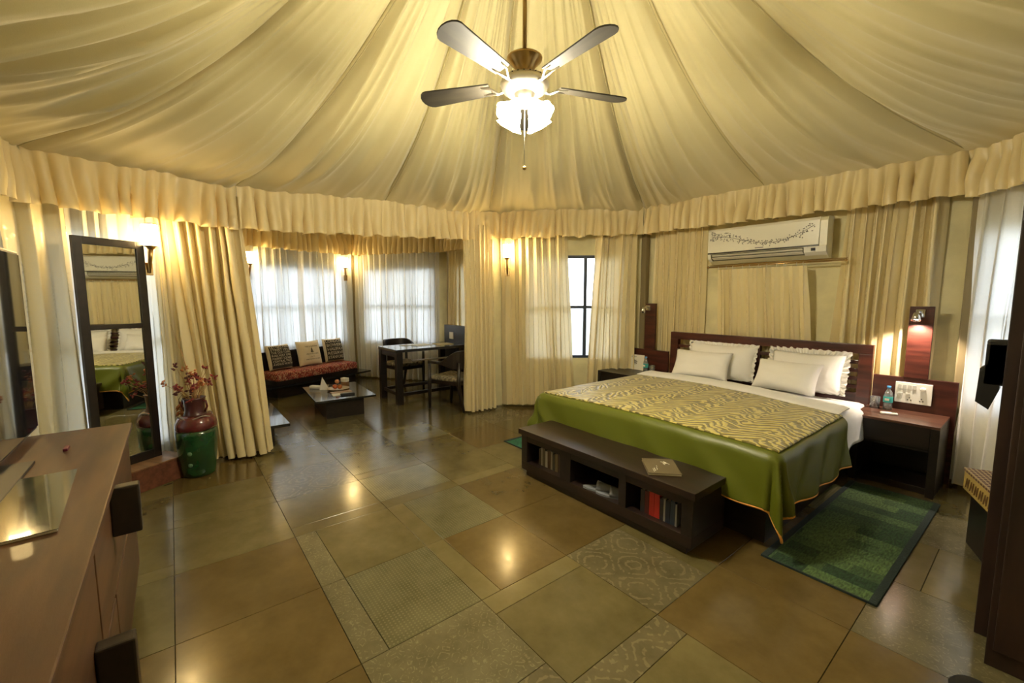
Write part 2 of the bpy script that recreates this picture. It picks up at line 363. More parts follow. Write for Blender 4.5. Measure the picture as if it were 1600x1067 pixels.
# valances
def valance(label, a, b, z0, z1, m=F_VAL, seed=0, z1b=None, z0b=None, name='valance'):
    L = hypot(a[0] - b[0], a[1] - b[1]); folds = max(3, int(L / .10)); n = folds * 8; nv = 14
    z1b = z1 if z1b is None else z1b; z0b = z0 if z0b is None else z0b
    C, _ = cloth_line([a, b], n); vs, fs = [], []
    for i in range(n + 1):
        u = i / n
        for j in range(nv + 1):
            w = j / nv; zt = z1 + (z1b - z1) * u; zb = z0 + (z0b - z0) * u
            z = zt + (zb - zt) * w
            ph = 2 * pi * folds * u + 4.5 * nz(u * folds * .35, w * .4, seed) + .8 * nz(u * folds, w, seed + 3)
            A = (.010 + .034 * w ** .8) * (.5 + 1.1 * abs(nz(u * folds * .3, w, seed + 6)) * 2)
            if j < 2: A = .010
            off = A * sin(ph) + .012 * nz(u * 3, w * 2, seed)
            if j == nv: z += .020 * nz(u * folds * .5, 0, seed + 4) + .008 * sin(ph * .5)
            vs.append(C[i][0] + C[i][1] * (off) + C[i][2] * (A * .4 * cos(ph)) + V((0, 0, z)))
    for i in range(n):
        for j in range(nv):
            k = i * (nv + 1) + j; fs.append((k, k + 1, k + nv + 2, k + nv + 1))
    root = empty(name, ((a[0] + b[0]) / 2, (a[1] + b[1]) / 2, z1), 0, label, 'valance')
    o = obj('frill', (vs, fs), m, root, True); o.location = -root.location
    tb_ = tb('gathering_cord', [(C[i][0].x, C[i][0].y, z1 + (z1b - z1) * i / n + .0 + .003 * sin(i * .8)) for i in range(0, n + 1, 2)], .010, m, root, 6); tb_.location = -root.location
    return root
R2 = [(x, y) for x, y, z in RING]
valance('long gathered cream valance above the seating alcove opening', R2[0], R2[1], 2.11, 2.51, seed=1, z1b=2.63, z0b=2.24)
valance('gathered cream valance above the bare window by the bed', R2[1], R2[2], 2.26, 2.63, seed=2, z1b=2.67, z0b=2.31)
valance('long gathered cream valance above the air conditioner and headboard', R2[2], R2[3], 2.31, 2.67, seed=3, z1b=2.62, z0b=2.28)
valance('gathered cream valance above the window at the right edge of the photo', R2[3], R2[4], 2.25, 2.62, seed=4)
valance('gathered cream valance at the far left, over the bluish curtain', R2[7], R2[8], 2.2, 2.6, seed=5, z1b=2.52, z0b=2.14)
valance('gathered cream valance above the leaning mirror and green floor vase', R2[8], R2[0], 2.14, 2.52, seed=6, z1b=2.51, z0b=2.11)
valance('gathered cream valance behind the camera position', R2[6], R2[7], 2.2, 2.6, seed=8)
valance('gathered valance inside the alcove over the red sofa', (-7.36, .36), (-7.98, 2.62), 2.27, 2.66, seed=11)
valance('gathered valance inside the alcove between corner lamp and desk', (-7.98, 2.62), (-6.45, 3.66), 2.27, 2.66, seed=12)
valance('gathered valance on the right side wall of the alcove', (-6.45, 3.66), (-4.8, 3.68), 2.27, 2.66, seed=13)

# ---------------- floor tiles ----------------
def tile_mat(name, base, base2, pat=None, rough=.2):
    m, n, out = nodes(name); L = n.links.new
    p = N(n, 'BsdfPrincipled'); L(p.outputs[0], out.inputs[0]); g = N(n, 'NewGeometry'); oi = N(n, 'ObjectInfo')
    n1 = N(n, 'TexNoise'); n1.inputs['Scale'].default_value = 5; n1.inputs['Detail'].default_value = 8; n1.inputs['Roughness'].default_value = .65; L(g.outputs['Position'], n1.inputs[0])
    c = N(n, 'ValToRGB'); c.color_ramp.elements[0].position = .3; c.color_ramp.elements[1].position = .7
    c.color_ramp.elements[0].color = (*base, 1); c.color_ramp.elements[1].color = (*base2, 1); L(n1.outputs[0], c.inputs[0]); last = c.outputs[0]
    if pat:
        sx = N(n, 'SeparateXYZ'); L(g.outputs['Position'], sx.inputs[0])
        def mth(op, a, b=None, v=None):
            x = N(n, 'Math', operation=op); L(a, x.inputs[0])
            if b is not None: L(b, x.inputs[1])
            if v is not None: x.inputs[1].default_value = v
            return x.outputs[0]
        if pat == 'medallion':
            k = 2 * pi / .3
            a = mth('COSINE', mth('MULTIPLY', sx.outputs[0], v=k)); b = mth('COSINE', mth('MULTIPLY', sx.outputs[1], v=k))
            r = mth('ADD', a, b); r2 = mth('SINE', mth('MULTIPLY', r, v=6.5)); nn = N(n, 'TexVoronoi', feature='DISTANCE_TO_EDGE'); nn.inputs['Scale'].default_value = 30; L(g.outputs['Position'], nn.inputs[0])
            f = mth('ADD', mth('MULTIPLY', r2, v=.7), mth('MULTIPLY', nn.outputs[0], v=-3.0))
        elif pat == 'weave':
            k = 2 * pi / .036
            a = mth('SINE', mth('MULTIPLY', mth('ADD', sx.outputs[0], sx.outputs[1]), v=k)); b = mth('SINE', mth('MULTIPLY', mth('SUBTRACT', sx.outputs[0], sx.outputs[1]), v=k))
            nn = N(n, 'TexNoise'); nn.inputs['Scale'].default_value = 14; L(g.outputs['Position'], nn.inputs[0])
            f = mth('ADD', mth('MULTIPLY', a, b), mth('MULTIPLY', nn.outputs[0], v=-.6))
        else:
            nn = N(n, 'TexVoronoi', feature='DISTANCE_TO_EDGE'); nn.inputs['Scale'].default_value = 24; L(g.outputs['Position'], nn.inputs[0])
            n3 = N(n, 'TexNoise'); n3.inputs['Scale'].default_value = 16; n3.inputs['Distortion'].default_value = 5; L(g.outputs['Position'], n3.inputs[0])
            f = mth('SUBTRACT', mth('MULTIPLY', mth('SUBTRACT', n3.outputs[0], v=.12), v=1.0), mth('ABSOLUTE', mth('MULTIPLY', mth('SUBTRACT', nn.outputs[0], v=.16), v=4.0)))
        c2 = N(n, 'ValToRGB'); c2.color_ramp.elements[0].position = .1 if pat != 'floral' else .25; c2.color_ramp.elements[1].position = .32 if pat != 'floral' else .4; L(f, c2.inputs[0])
        mx = N(n, 'MixRGB'); mx.inputs[2].default_value = (*[x * 2.0 + .012 for x in base2], 1)
        fac = mth('MULTIPLY', c2.outputs[0], v=.28); L(fac, mx.inputs[0]); L(last, mx.inputs[1]); last = mx.outputs[0]
    hv = N(n, 'HueSaturation'); mr = N(n, 'MapRange'); mr.inputs[3].default_value = .85; mr.inputs[4].default_value = 1.15; L(oi.outputs['Random'], mr.inputs[0]); L(mr.outputs[0], hv.inputs['Value']); L(last, hv.inputs['Color']); L(hv.outputs[0], p.inputs['Base Color'])
    n2 = N(n, 'TexNoise'); n2.inputs['Scale'].default_value = 26; n2.inputs['Detail'].default_value = 4; L(g.outputs['Position'], n2.inputs[0])
    rr = N(n, 'MapRange'); rr.inputs[3].default_value = rough - .13; rr.inputs[4].default_value = rough + .08; L(n2.outputs[0], rr.inputs[0]); L(rr.outputs[0], p.inputs['Roughness'])
    return m
TM = {'brown': tile_mat('tile_brown', (.078, .052, .016), (.108, .074, .025)), 'grey': tile_mat('tile_grey', (.085, .068, .025), (.128, .105, .042)), 'floral': tile_mat('tile_floral', (.085, .072, .034), (.135, .118, .062), 'floral'),
      'medallion': tile_mat('tile_medallion', (.075, .062, .030), (.12, .10, .05), 'medallion'), 'weave': tile_mat('tile_weave', (.085, .076, .034), (.13, .118, .058), 'weave'), 'sand': tile_mat('tile_sand', (.10, .08, .03), (.135, .11, .045))}
floor = empty('floor'); floor['kind'] = 'structure'
bx('screed', (-8.5, -1.7, -.05), (1.1, 5.1, -.012), pm('grout', (.10, .08, .035), .7), floor, 0)
tmesh = {}
def tile(x0, y0, x1, y1, kind):
    key = (round(x1 - x0, 3), round(y1 - y0, 3), kind)
    if key not in tmesh:
        bm = bmesh.new(); w, d = x1 - x0 - .0025, y1 - y0 - .0025
        vs = [(-w / 2, -d / 2), (w / 2, -d / 2), (w / 2, d / 2), (-w / 2, d / 2)]; c = .001
        lo = [bm.verts.new((x, y, -.02)) for x, y in vs]; mi = [bm.verts.new((x, y, -c)) for x, y in vs]
        tp = [bm.verts.new((x - math.copysign(c, x), y - math.copysign(c, y), 0)) for x, y in vs]
        for k in range(4):
            q = (k + 1) % 4; bm.faces.new((lo[k], lo[q], mi[q], mi[k])); bm.faces.new((mi[k], mi[q], tp[q], tp[k]))
        bm.faces.new(tp); bm.faces.new(lo[::-1])
        me = bpy.data.meshes.new('tile'); bm.to_mesh(me); bm.free(); me.materials.append(TM[kind]); tmesh[key] = me
    o = bpy.data.objects.new('tile', tmesh[key]); link(o, floor); o.location = ((x0 + x1) / 2, (y0 + y1) / 2, -.0003 * rnd.random())
X0, Y0, S = -2.85, -.08, .6
spec = {  # (column along x, row along y): what lies in that cell; hs/vs = a narrow strip beside the field
    (0, 1): [('y', .0, .2, 'floral'), ('y', .2, 1, 'grey')], (1, 1): [('y', 0, .2, 'floral'), ('y', .2, 1, 'weave')], (2, 1): [('x', 0, .78, 'floral'), ('x', .78, 1, 'medallion')], (3, 1): [('x', 0, .2, 'medallion'), ('x', .2, 1, 'weave')],
    (0, 2): [('y', 0, .2, 'sand'), ('y', .2, 1, 'weave')], (1, 2): [('y', 0, .2, 'sand'), ('y', .2, 1, 'brown')], (2, 2): [('x', 0, .2, 'sand'), ('x', .2, 1, 'grey')], (3, 2): [('x', 0, .25, 'medallion'), ('x', .25, 1, 'grey')],
    (-1, 1): [('x', 0, .8, 'grey'), ('x', .8, 1, 'sand')], (-1, 0): [('x', 0, 1, 'grey')], (-1, 2): [('x', 0, .8, 'weave'), ('x', .8, 1, 'sand')],
    (0, 0): [('x', 0, 1, 'brown')], (1, 0): [('x', 0, 1, 'brown')], (2, 0): [('x', 0, 1, 'brown')], (3, 0): [('x', 0, 1, 'brown')],
    (0, 3): [('x', 0, 1, 'brown')], (1, 3): [('x', 0, 1, 'brown')], (2, 3): [('y', 0, .8, 'medallion'), ('y', .8, 1, 'grey')], (3, 3): [('x', 0, 1, 'brown')], (4, 3): [('x', 0, 1, 'brown')], (3, 4): [('x', 0, 1, 'brown')],
    (4, 2): [('y', 0, .8, 'grey'), ('y', .8, 1, 'sand')], (4, 1): [('x', 0, 1, 'medallion')], (4, 4): [('x', 0, 1, 'floral')], (4, 5): [('x', 0, .25, 'sand'), ('x', .25, 1, 'grey')], (2, 4): [('x', 0, 1, 'brown')], (1, 4): [('x', 0, 1, 'brown')]}
kinds = ['brown', 'grey', 'sand', 'grey', 'brown', 'weave', 'brown', 'floral', 'grey', 'medallion']
for i in range(-10, 7):
    for j in range(-3, 9):
        x, y = X0 + i * S, Y0 + j * S
        if x < -8.6 or x > 1.0 or y < -1.9 or y > 5.0: continue
        if x < -5.4 and (y < -.2 or y > 4): continue
        sp = spec.get((i, j))
        if not sp:
            k = rnd.choice(kinds)
            if i < -4: k = rnd.choice(['grey', 'brown', 'grey', 'sand'])
            sp = [('x', 0, .8, k), ('x', .8, 1, rnd.choice(['sand', 'grey']))] if rnd.random() < .22 and i > -5 else [('x', 0, 1, k)]
        for ax, a, b, k in sp:
            if ax == 'x': tile(x + a * S, y, x + b * S, y + S, k)
            else: tile(x, y + a * S, x + S, y + b * S, k)

# ---------------- bed ----------------
bed = empty('bed', (-1.92, 3.8, 0), 0, 'dark wooden double bed with a slatted mahogany headboard', 'bed')
def child(o, root): o.parent = root; o.location = V(o.location) - root.location; return o
BX0, BX1, BY0, BY1 = -2.90, -.95, 2.72, 4.82
child(bx('bed_base', (BX0 + .03, BY0 + .04, 0), (BX1 - .03, BY1, .33), W_DARK, None, .005), bed)
bm = bmesh.new(); box(bm, (BX0, BY0, .33), (BX1, BY1 - .02, .57), .05); child(obj('mattress', bm, M_WCOT, None, True), bed)
hb = child(bx('headboard', (-2.90, 4.84, .35), (-.94, 4.87, .64), W_HEAD, None, .003), bed)
def hpart(name, a, b):
    o = bx(name, a, b, W_HEAD, None, .004); o.parent = hb; o.location = -hb.location - bed.location; return o
hpart('top_rail', (-2.90, 4.82, 1.0), (-.94, 4.88, 1.085)); 
for x in (-2.90, -1.04): hpart('end_post', (x, 4.82, .30), (x + .10, 4.88, 1.0))
for x in (-2.34, -1.90, -1.44): hpart('mullion', (x - .03, 4.83, .64), (x + .03, 4.88, 1.0))
for z in (.695, .77, .845, .92): hpart('slat', (-2.82, 4.84, z - .017), (-1.03, 4.865, z + .017))
# duvet, spread
def drape(x0, x1, y0, y1, top, hx0, hx1, hy0, hy1, off=.02, nx=120, ny=120, wav=.012, seed=0, minz=.03, ycurve=None, flare=.12, bulge=.02, pad=0):
    """cloth laid over a box edge: h* = overhang on each side"""
    vs, fs = [], []
    for i in range(nx + 1):
        for j in range(ny + 1):
            a = (x0 - hx0) + (x1 - x0 + hx0 + hx1) * i / nx; b = (y0 - hy0) + (y1 - y0 + hy0 + hy1) * j / ny
            if ycurve and b > y0: b = y0 + (b - y0) * ycurve(a)
            dx = (x0 - a) if a < x0 else (a - x1 if a > x1 else 0); dy = (y0 - b) if b < y0 else (b - y1 if b > y1 else 0)
            sx_ = -1 if a < x0 else 1; sy_ = -1 if b < y0 else 1
            cx_, cy_ = min(max(a, x0), x1), min(max(b, y0), y1); r = hypot(dx, dy); rad = .05
            z = top + bulge * sin(pi * (cx_ - x0) / (x1 - x0)) + .006 * nz(a * 3, b * 3, seed)
            if r > 0:
                ux, uy = dx / r * sx_, dy / r * sy_
                if r < rad * pi / 2: out = rad * sin(r / rad); dr = rad * (1 - cos(r / rad))
                else: out = rad + (r - rad * pi / 2) * flare; dr = rad + (r - rad * pi / 2) * (1 - flare * flare * .5)
                dr2 = dr * (1 + .0 * min(dx, dy))
                s = a * 1.0 + b; fold = wav * min(1, dr / .25)
                corner = min(dx, dy) / max(1e-4, r)
                out += fold * (1.6 * nz(s * 5, .3, seed) + .8 * sin(s * 16)) + corner * fold * 3 * sin(atan2(dy, dx + 1e-5) * 9)
                out = max(out, .012) + pad * min(1, r / .08)
                x = cx_ + ux * out; y = cy_ + uy * out; z -= dr2
            else: x, y = a, b
            z = max(z, minz) + off; vs.append((x, y, z))
    for i in range(nx):
        for j in range(ny):
            k = i * (ny + 1) + j; fs.append((k, k + ny + 1, k + ny + 2, k + 1))
    return vs, fs
def solidify(o, t, off=-1):
    md = o.modifiers.new('thickness', 'SOLIDIFY'); md.thickness = t; md.offset = off; return o
sheet = obj('duvet', drape(BX0, BX1, 3.62, 4.40, .575, .22, .27, 0, 0, .008, 90, 60, .008, 3, flare=.02), pm('white_duvet_cotton', (.80, .79, .76), .85, bump=.35, bscale=14), None, True)
solidify(sheet, .02, 1); tag(sheet, 'white cotton duvet spread under the pillows and hanging over the mattress side', 'duvet')
# turned-down fold of the duvet
vs, fs = [], []
nx, ny = 80, 16
for i in range(nx + 1):
    a = BX0 - .02 + (BX1 - BX0 + .04) * i / nx; yc = 4.32 - .30 * ((a - BX0) / 2) ** 2
    for j in range(ny):
        t = 2 * pi * j / ny; e = 1 if 0 < i < nx else .3
        vs.append((a, yc + .15 * cos(t) * (1 + .12 * nz(a * 3, 1)), .625 + .020 * sin(t) * e + .02 * sin(pi * i / nx) + .006 * nz(a * 6, t)))
for i in range(nx):
    for j in range(ny): fs.append((i * ny + j, i * ny + (j + 1) % ny, (i + 1) * ny + (j + 1) % ny, (i + 1) * ny + j))
fs.append(tuple(range(ny))); fs.append(tuple(nx * ny + j for j in range(ny))[::-1])
o = obj('turned_fold', (vs, fs), M_WCOT, sheet, True)
# bedspread with tiger stripe field and green satin border
def tiger():
    m, n, out = nodes('tiger_stripe_quilt'); L = n.links.new
    p = N(n, 'BsdfPrincipled'); L(p.outputs[0], out.inputs[0]); p.inputs['Roughness'].default_value = .5; p.inputs['Sheen Weight'].default_value = .3
    g = N(n, 'NewGeometry'); s = N(n, 'SeparateXYZ'); L(g.outputs['Position'], s.inputs[0])
    def mth(op, a, b=None, v=None):
        x = N(n, 'Math', operation=op); L(a, x.inputs[0])
        if b is not None: L(b, x.inputs[1])
        if v is not None: x.inputs[1].default_value = v
        return x.outputs[0]
    nn = N(n, 'TexNoise'); nn.inputs['Scale'].default_value = 6.5; nn.inputs['Detail'].default_value = 3; L(g.outputs['Position'], nn.inputs[0])
    n2 = N(n, 'TexNoise'); n2.inputs['Scale'].default_value = 15; n2.inputs['Detail'].default_value = 1; L(g.outputs['Position'], n2.inputs[0])
    pp = N(n, 'Math', operation='PINGPONG'); L(mth('ADD', s.outputs[0], mth('MULTIPLY', nn.outputs[0], v=.12)), pp.inputs[0]); pp.inputs[1].default_value = .17
    ph = mth('ADD', mth('MULTIPLY', s.outputs[1], v=17.), mth('MULTIPLY', pp.outputs[0], v=15.))
    ph = mth('ADD', ph, mth('MULTIPLY', nn.outputs[0], v=3.4)); w = mth('SINE', mth('MULTIPLY', ph, v=2 * pi / 1.15))
    w = mth('ADD', w, mth('MULTIPLY', mth('SUBTRACT', n2.outputs[0], v=.5), v=2.4))
    c = N(n, 'ValToRGB'); c.color_ramp.elements[0].position = .0; c.color_ramp.elements[1].position = .3
    c.color_ramp.elements[0].color = (.15, .12, .022, 1); c.color_ramp.elements[1].color = (.56, .47, .13, 1); L(w, c.inputs[0]); L(c.outputs[0], p.inputs['Base Color'])
    b = N(n, 'Bump'); b.inputs['Strength'].default_value = .5; b.inputs['Distance'].default_value = .008; L(w, b.inputs['Height']); L(b.outputs[0], p.inputs['Normal'])
    return m
M_TIGER = tiger(); M_GREEN = fabric('green_satin', (.085, .100, .006), .03, .2, .42); [setattr(n_.inputs['Sheen Weight'], 'default_value', 0) for n_ in M_GREEN.node_tree.nodes if n_.type == 'BSDF_PRINCIPLED']
yc = lambda a: 1 - .20 * max(0, (a - BX0) / 2) ** 2.2
spread = empty('bedspread', (-1.92, 3.5, .6), 0, 'green satin bedspread with a tiger striped centre panel over the foot of the bed', 'bedspread')
VS, FS = drape(BX0, BX1, BY0, 4.22, .585, .36, .36, .36, 0, .022, 160, 150, .022, 9, ycurve=yc, flare=.13, pad=.022)
nxx, nyy = 160, 150
def split(test):
    idx = {}; v2 = []; f2 = []
    for f in FS:
        if test(f):
            q = []
            for k in f:
                if k not in idx: idx[k] = len(v2); v2.append(VS[k])
                q.append(idx[k])
            f2.append(tuple(q))
    return v2, f2
def in_field(f):
    i, j = divmod(f[0], nyy + 1); a = (BX0 - .36) + (BX1 - BX0 + .72) * i / nxx; b = (BY0 - .36) + (4.22 - BY0 + .36) * j / nyy
    return BX0 - .015 < a < BX1 + .015 and b > BY0 - .02
o = child(obj('striped_panel', split(in_field), M_TIGER, None, True), spread); solidify(o, .014, 1)
o = child(obj('satin_border', split(lambda f: not in_field(f)), M_GREEN, None, True), spread); solidify(o, .006, 1)
bm = bmesh.new(); path = [VS[0 * (nyy + 1) + j] for j in range(nyy, -1, -1)] + [VS[i * (nyy + 1)] for i in range(1, nxx + 1)] + [VS[nxx * (nyy + 1) + j] for j in range(1, nyy + 1)]
tube(bm, path[::2], .008, 6); child(obj('piping', bm, pm('orange_piping', (.65, .30, .06), .6), None, True), spread)

# pillows
def cushion_mesh(w, h, t, nx=26, ny=20, seed=0, frill=0, flat=.28):
    """upright cushion in X (width), Z (height); bulges along Y"""
    vs, fs = [], []
    def th(u, v): return t * ((1 - abs(u) ** 3.2) * (1 - abs(v) ** 3.2)) ** .55
    def pos(u, v, side):
        pin = 1 - .07 * (1 - abs(u)) ** 1 * 0
        x = u * w / 2 * (1 - .06 * (1 - v * v)) ; z = v * h / 2 * (1 - .07 * (1 - u * u))
        y = side * (th(u, v) + .010 * nz(u * 2.4 + seed, v * 2.4, side) * (1 - max(abs(u), abs(v)) ** 4))
        return (x, y, z + h / 2)
    for side in (-1, 1):
        for i in range(nx + 1):
            for j in range(ny + 1): vs.append(pos(-1 + 2 * i / nx, -1 + 2 * j / ny, side))
    o1 = (nx + 1) * (ny + 1)
    for i in range(nx):
        for j in range(ny):
            k = i * (ny + 1) + j; fs.append((k, k + ny + 1, k + ny + 2, k + 1)); q = o1 + k; fs.append((q, q + 1, q + ny + 2, q + ny + 1))
    if frill:
        per = [(i, 0) for i in range(nx)] + [(nx, j) for j in range(ny)] + [(nx - i, ny) for i in range(nx)] + [(0, ny - j) for j in range(ny)]
        base = len(vs); n = len(per) * 2
        for q in range(n):
            i, j = per[q // 2]; u, v = -1 + 2 * i / nx, -1 + 2 * j / ny
            if q % 2: i2, j2 = per[(q // 2 + 1) % len(per)]; u = (u + -1 + 2 * i2 / nx) / 2; v = (v + -1 + 2 * j2 / ny) / 2
            x, _, z = pos(u, v, 1); r = hypot(u, v); s = .009 * sin(q * 1.35) + .004 * sin(q * .5)
            vs.append((x, 0, z)); vs.append((x + u / r * frill * (1 + .3 * nz(q * .7)), s * 1.6, max(.002, z + v / r * frill * (1 + .3 * nz(q * .4, 4)))))
        for q in range(n):
            a = base + 2 * q; b = base + 2 * ((q + 1) % n); fs.append((a, a + 1, b + 1, b))
    return vs, fs, th
def pillow(name, w, h, t, loc, lean, yaw, m, label, cat, group=None, frill=0, seed=0, roll=0):
    vs, fs, th = cushion_mesh(w, h, t, seed=seed, frill=frill)
    bm = bmesh.new(); bv = [bm.verts.new(v) for v in vs]
    for f in fs: bm.faces.new([bv[k] for k in f])
    bmesh.ops.remove_doubles(bm, verts=bm.verts[:], dist=.0008)
    o = obj(name, bm, m, None, True); o.location = loc; o.rotation_euler = (-lean, roll, yaw)
    tag(o, label, cat, group); return o, th
M_PIL = pm('pillow_cotton', (.82, .80, .76), .85, bump=.3, bscale=16)
pillow('pillow', .72, .385, .085, (-2.25, 4.70, .615), R(16), R(2), M_PIL, 'white pillow resting on the headboard, left pair, rear one', 'pillow', frill=.03, seed=1)
pillow('pillow', .62, .33, .085, (-2.36, 4.49, .615), R(26), R(5), M_PIL, 'white pillow in front, left pair, nearer the far bedside table', 'pillow', seed=2)
pillow('pillow', .62, .375, .085, (-1.43, 4.70, .615), R(16), R(-2), M_PIL, 'white frilled pillow resting on the headboard, right pair, rear one', 'pillow', frill=.05, seed=3)
pillow('pillow', .56, .32, .085, (-1.53, 4.48, .615), R(30), R(-4), M_PIL, 'white pillow in front, right pair, nearer the near bedside table', 'pillow', seed=4)

# foot bench
bench = empty('foot_bench', (-1.92, 2.45, 0), 0, 'long dark wooden bench with open book compartments at the foot of the bed', 'bench')
bc = lambda n, a, b, m=W_BENCH, bev=.003: child(bx(n, a, b, m, None, bev), bench)
bc('bench_top', (-2.73, 2.24, .355), (-1.16, 2.63, .40)); bc('plinth', (-2.67, 2.28, 0), (-1.22, 2.62, .05))
bc('bottom_board', (-2.71, 2.26, .05), (-1.18, 2.65, .12)); bc('back_board', (-2.71, 2.63, .12), (-1.18, 2.65, .355))
bc('side_panel', (-2.71, 2.26, .12), (-2.64, 2.63, .355), W_DARKY); bc('side_panel', (-1.25, 2.26, .12), (-1.18, 2.63, .355), W_DARKY)
bc('divider', (-2.25, 2.26, .12), (-2.14, 2.63, .355), W_DARKY); bc('divider', (-1.70, 2.26, .12), (-1.64, 2.63, .355), W_DARKY)
bc('face_rail', (-2.64, 2.262, .30), (-1.25, 2.28, .355))
M_PAGE = pm('paper_pages', (.6, .56, .45), .9, bump=.2, bscale=300)
def book(x, y, z, th, d, h, col, label, lean=0, rz=0, flat=False, group=None):
    m = pm('cover_%02d_%02d_%02d' % tuple(int(c * 100) for c in col), col, .4)
    r = empty('book', (x, y, z), rz, label, 'book', group)
    bm = bmesh.new(); box(bm, (-th / 2, 0, 0), (-th / 2 + .002, d, h)); box(bm, (th / 2 - .002, 0, 0), (th / 2, d, h)); box(bm, (-th / 2, -.001, 0), (th / 2, .002, h))
    a = obj('cover', bm, m, r); b = bx('pages', (-th / 2 + .002, .002, .003), (th / 2 - .002, d - .004, h - .003), M_PAGE, r, 0)
    if flat: r.rotation_euler = (0, pi / 2, rz)
    else: r.rotation_euler = (0, lean, 0)
    return r
lc = [(.05, .04, .03), (.35, .32, .24), (.12, .10, .07), (.5, .47, .38), (.10, .06, .04), (.3, .28, .22), (.06, .07, .06), (.22, .18, .12), (.07, .05, .05)]
ln = ['black-brown', 'pale cream', 'brown', 'thick off-white', 'dark maroon', 'beige', 'dark olive', 'tan', 'black']
x = -2.555
for k, c in enumerate(lc):
    th = [.024, .018, .03, .026, .034, .02, .026, .03, .022][k]; x += th / 2
    book(x, 2.32, .12, th, .13, .135 + .012 * (k % 3), c, '%s book in the left bench compartment, %s' % (ln[k], ['first from its left end', 'second from its left end', 'third from its left end', 'fourth from its left end', 'the middle one', 'just right of the middle', 'third from its right end', 'second from its right end', 'last at its right end'][k]), 0, group='books in the left bench compartment'); x += th / 2 + .002
x = -1.56
for k, (c, n_) in enumerate((((.03, .03, .035), 'dark grey'), ((.10, .02, .02), 'dark maroon'), ((.45, .03, .02), 'bright red, left'), ((.5, .035, .025), 'bright red, right'), ((.03, .03, .03), 'black'), ((.35, .35, .33), 'pale grey'), ((.02, .03, .06), 'navy'), ((.03, .05, .09), 'dark blue'), ((.3, .3, .3), 'light grey end'))):
    th = [.03, .03, .036, .036, .024, .012, .03, .03, .012][k]; x += th / 2
    book(x, 2.31, .12, th, .13, [.15, .15, .17, .17, .14, .145, .14, .15, .14][k], c, '%s book standing in the right bench compartment' % n_, group='books in the right bench compartment'); x += th / 2 + .002
# slippers in the middle compartment
def slipper(x, label):
    r = empty('slipper', (x, 2.34, .12), R(-62), label, 'slipper', 'slippers in the middle bench compartment')
    gm_ = pm('grey_towelling', (.16, .17, .19), .95, bump=.3, bscale=80)
    bm = bmesh.new(); n = 18; lo = []; up = []
    for k in range(n):
        a = 2 * pi * k / n; xx = .045 * cos(a) * (1 + .15 * sin(a)); yy = .125 * sin(a)
        lo.append(bm.verts.new((xx, yy, 0))); up.append(bm.verts.new((xx, yy, .014)))
    for k in range(n): bm.faces.new((lo[k], lo[(k + 1) % n], up[(k + 1) % n], up[k]))
    bm.faces.new(lo[::-1]); bm.faces.new(up); obj('sole', bm, gm_, r)
    vs, fs = [], []
    for i in range(9):
        t = i / 8; yy = -.02 + .14 * t; w = .047 * math.sqrt(max(.02, 1 - (yy / .13) ** 2))
        for j in range(9): a = pi * j / 8; vs.append((w * cos(a), yy, .012 + .055 * (1 - .55 * t) * sin(a)))
    for i in range(8):
        for j in range(8): k = i * 9 + j; fs.append((k, k + 9, k + 10, k + 1))
    o = obj('upper', (vs, fs), gm_, r, True); solidify(o, .005); return r
slipper(-1.92, 'grey towelling slipper at the left of the middle bench compartment'); slipper(-1.80, 'grey towelling slipper at the right of the middle bench compartment')
# guest folder on the bench
bf = empty('guest_book', (-1.49, 2.42, .40), R(-46), 'flat brown booklet with a white bird sketch lying on the bench', 'book')
bmx = pm('booklet_brown', (.12, .09, .05), .35)
bx('back_cover', (-.125, -.10, 0), (.125, .10, .003), bmx, bf, 0); bx('pages', (-.12, -.095, .003), (.12, .098, .014), pm('bright_pages', (.75, .72, .62), .8), bf, 0); bx('front_cover', (-.125, -.10, .014), (.125, .10, .017), bmx, bf, 0)
bm = bmesh.new()
for p in (((-.08, .03), (-.05, .045), (-.03, .06)), ((-.07, .01), (-.05, .045)), ((-.05, .045), (-.04, .02), (-.02, .03)), ((.0, -.03), (.015, -.028)), ((.03, -.035), (.05, -.033), (.07, -.038)), ((.04, -.05), (.09, -.05)), ((.05, -.06), (.1, -.06))): tube(bm, [(q[0], q[1], .0175) for q in p], .0018, 4)
obj('cover_print', bm, pm('print_white', (.8, .78, .7), .7), bf)['kind'] = 'stuff'

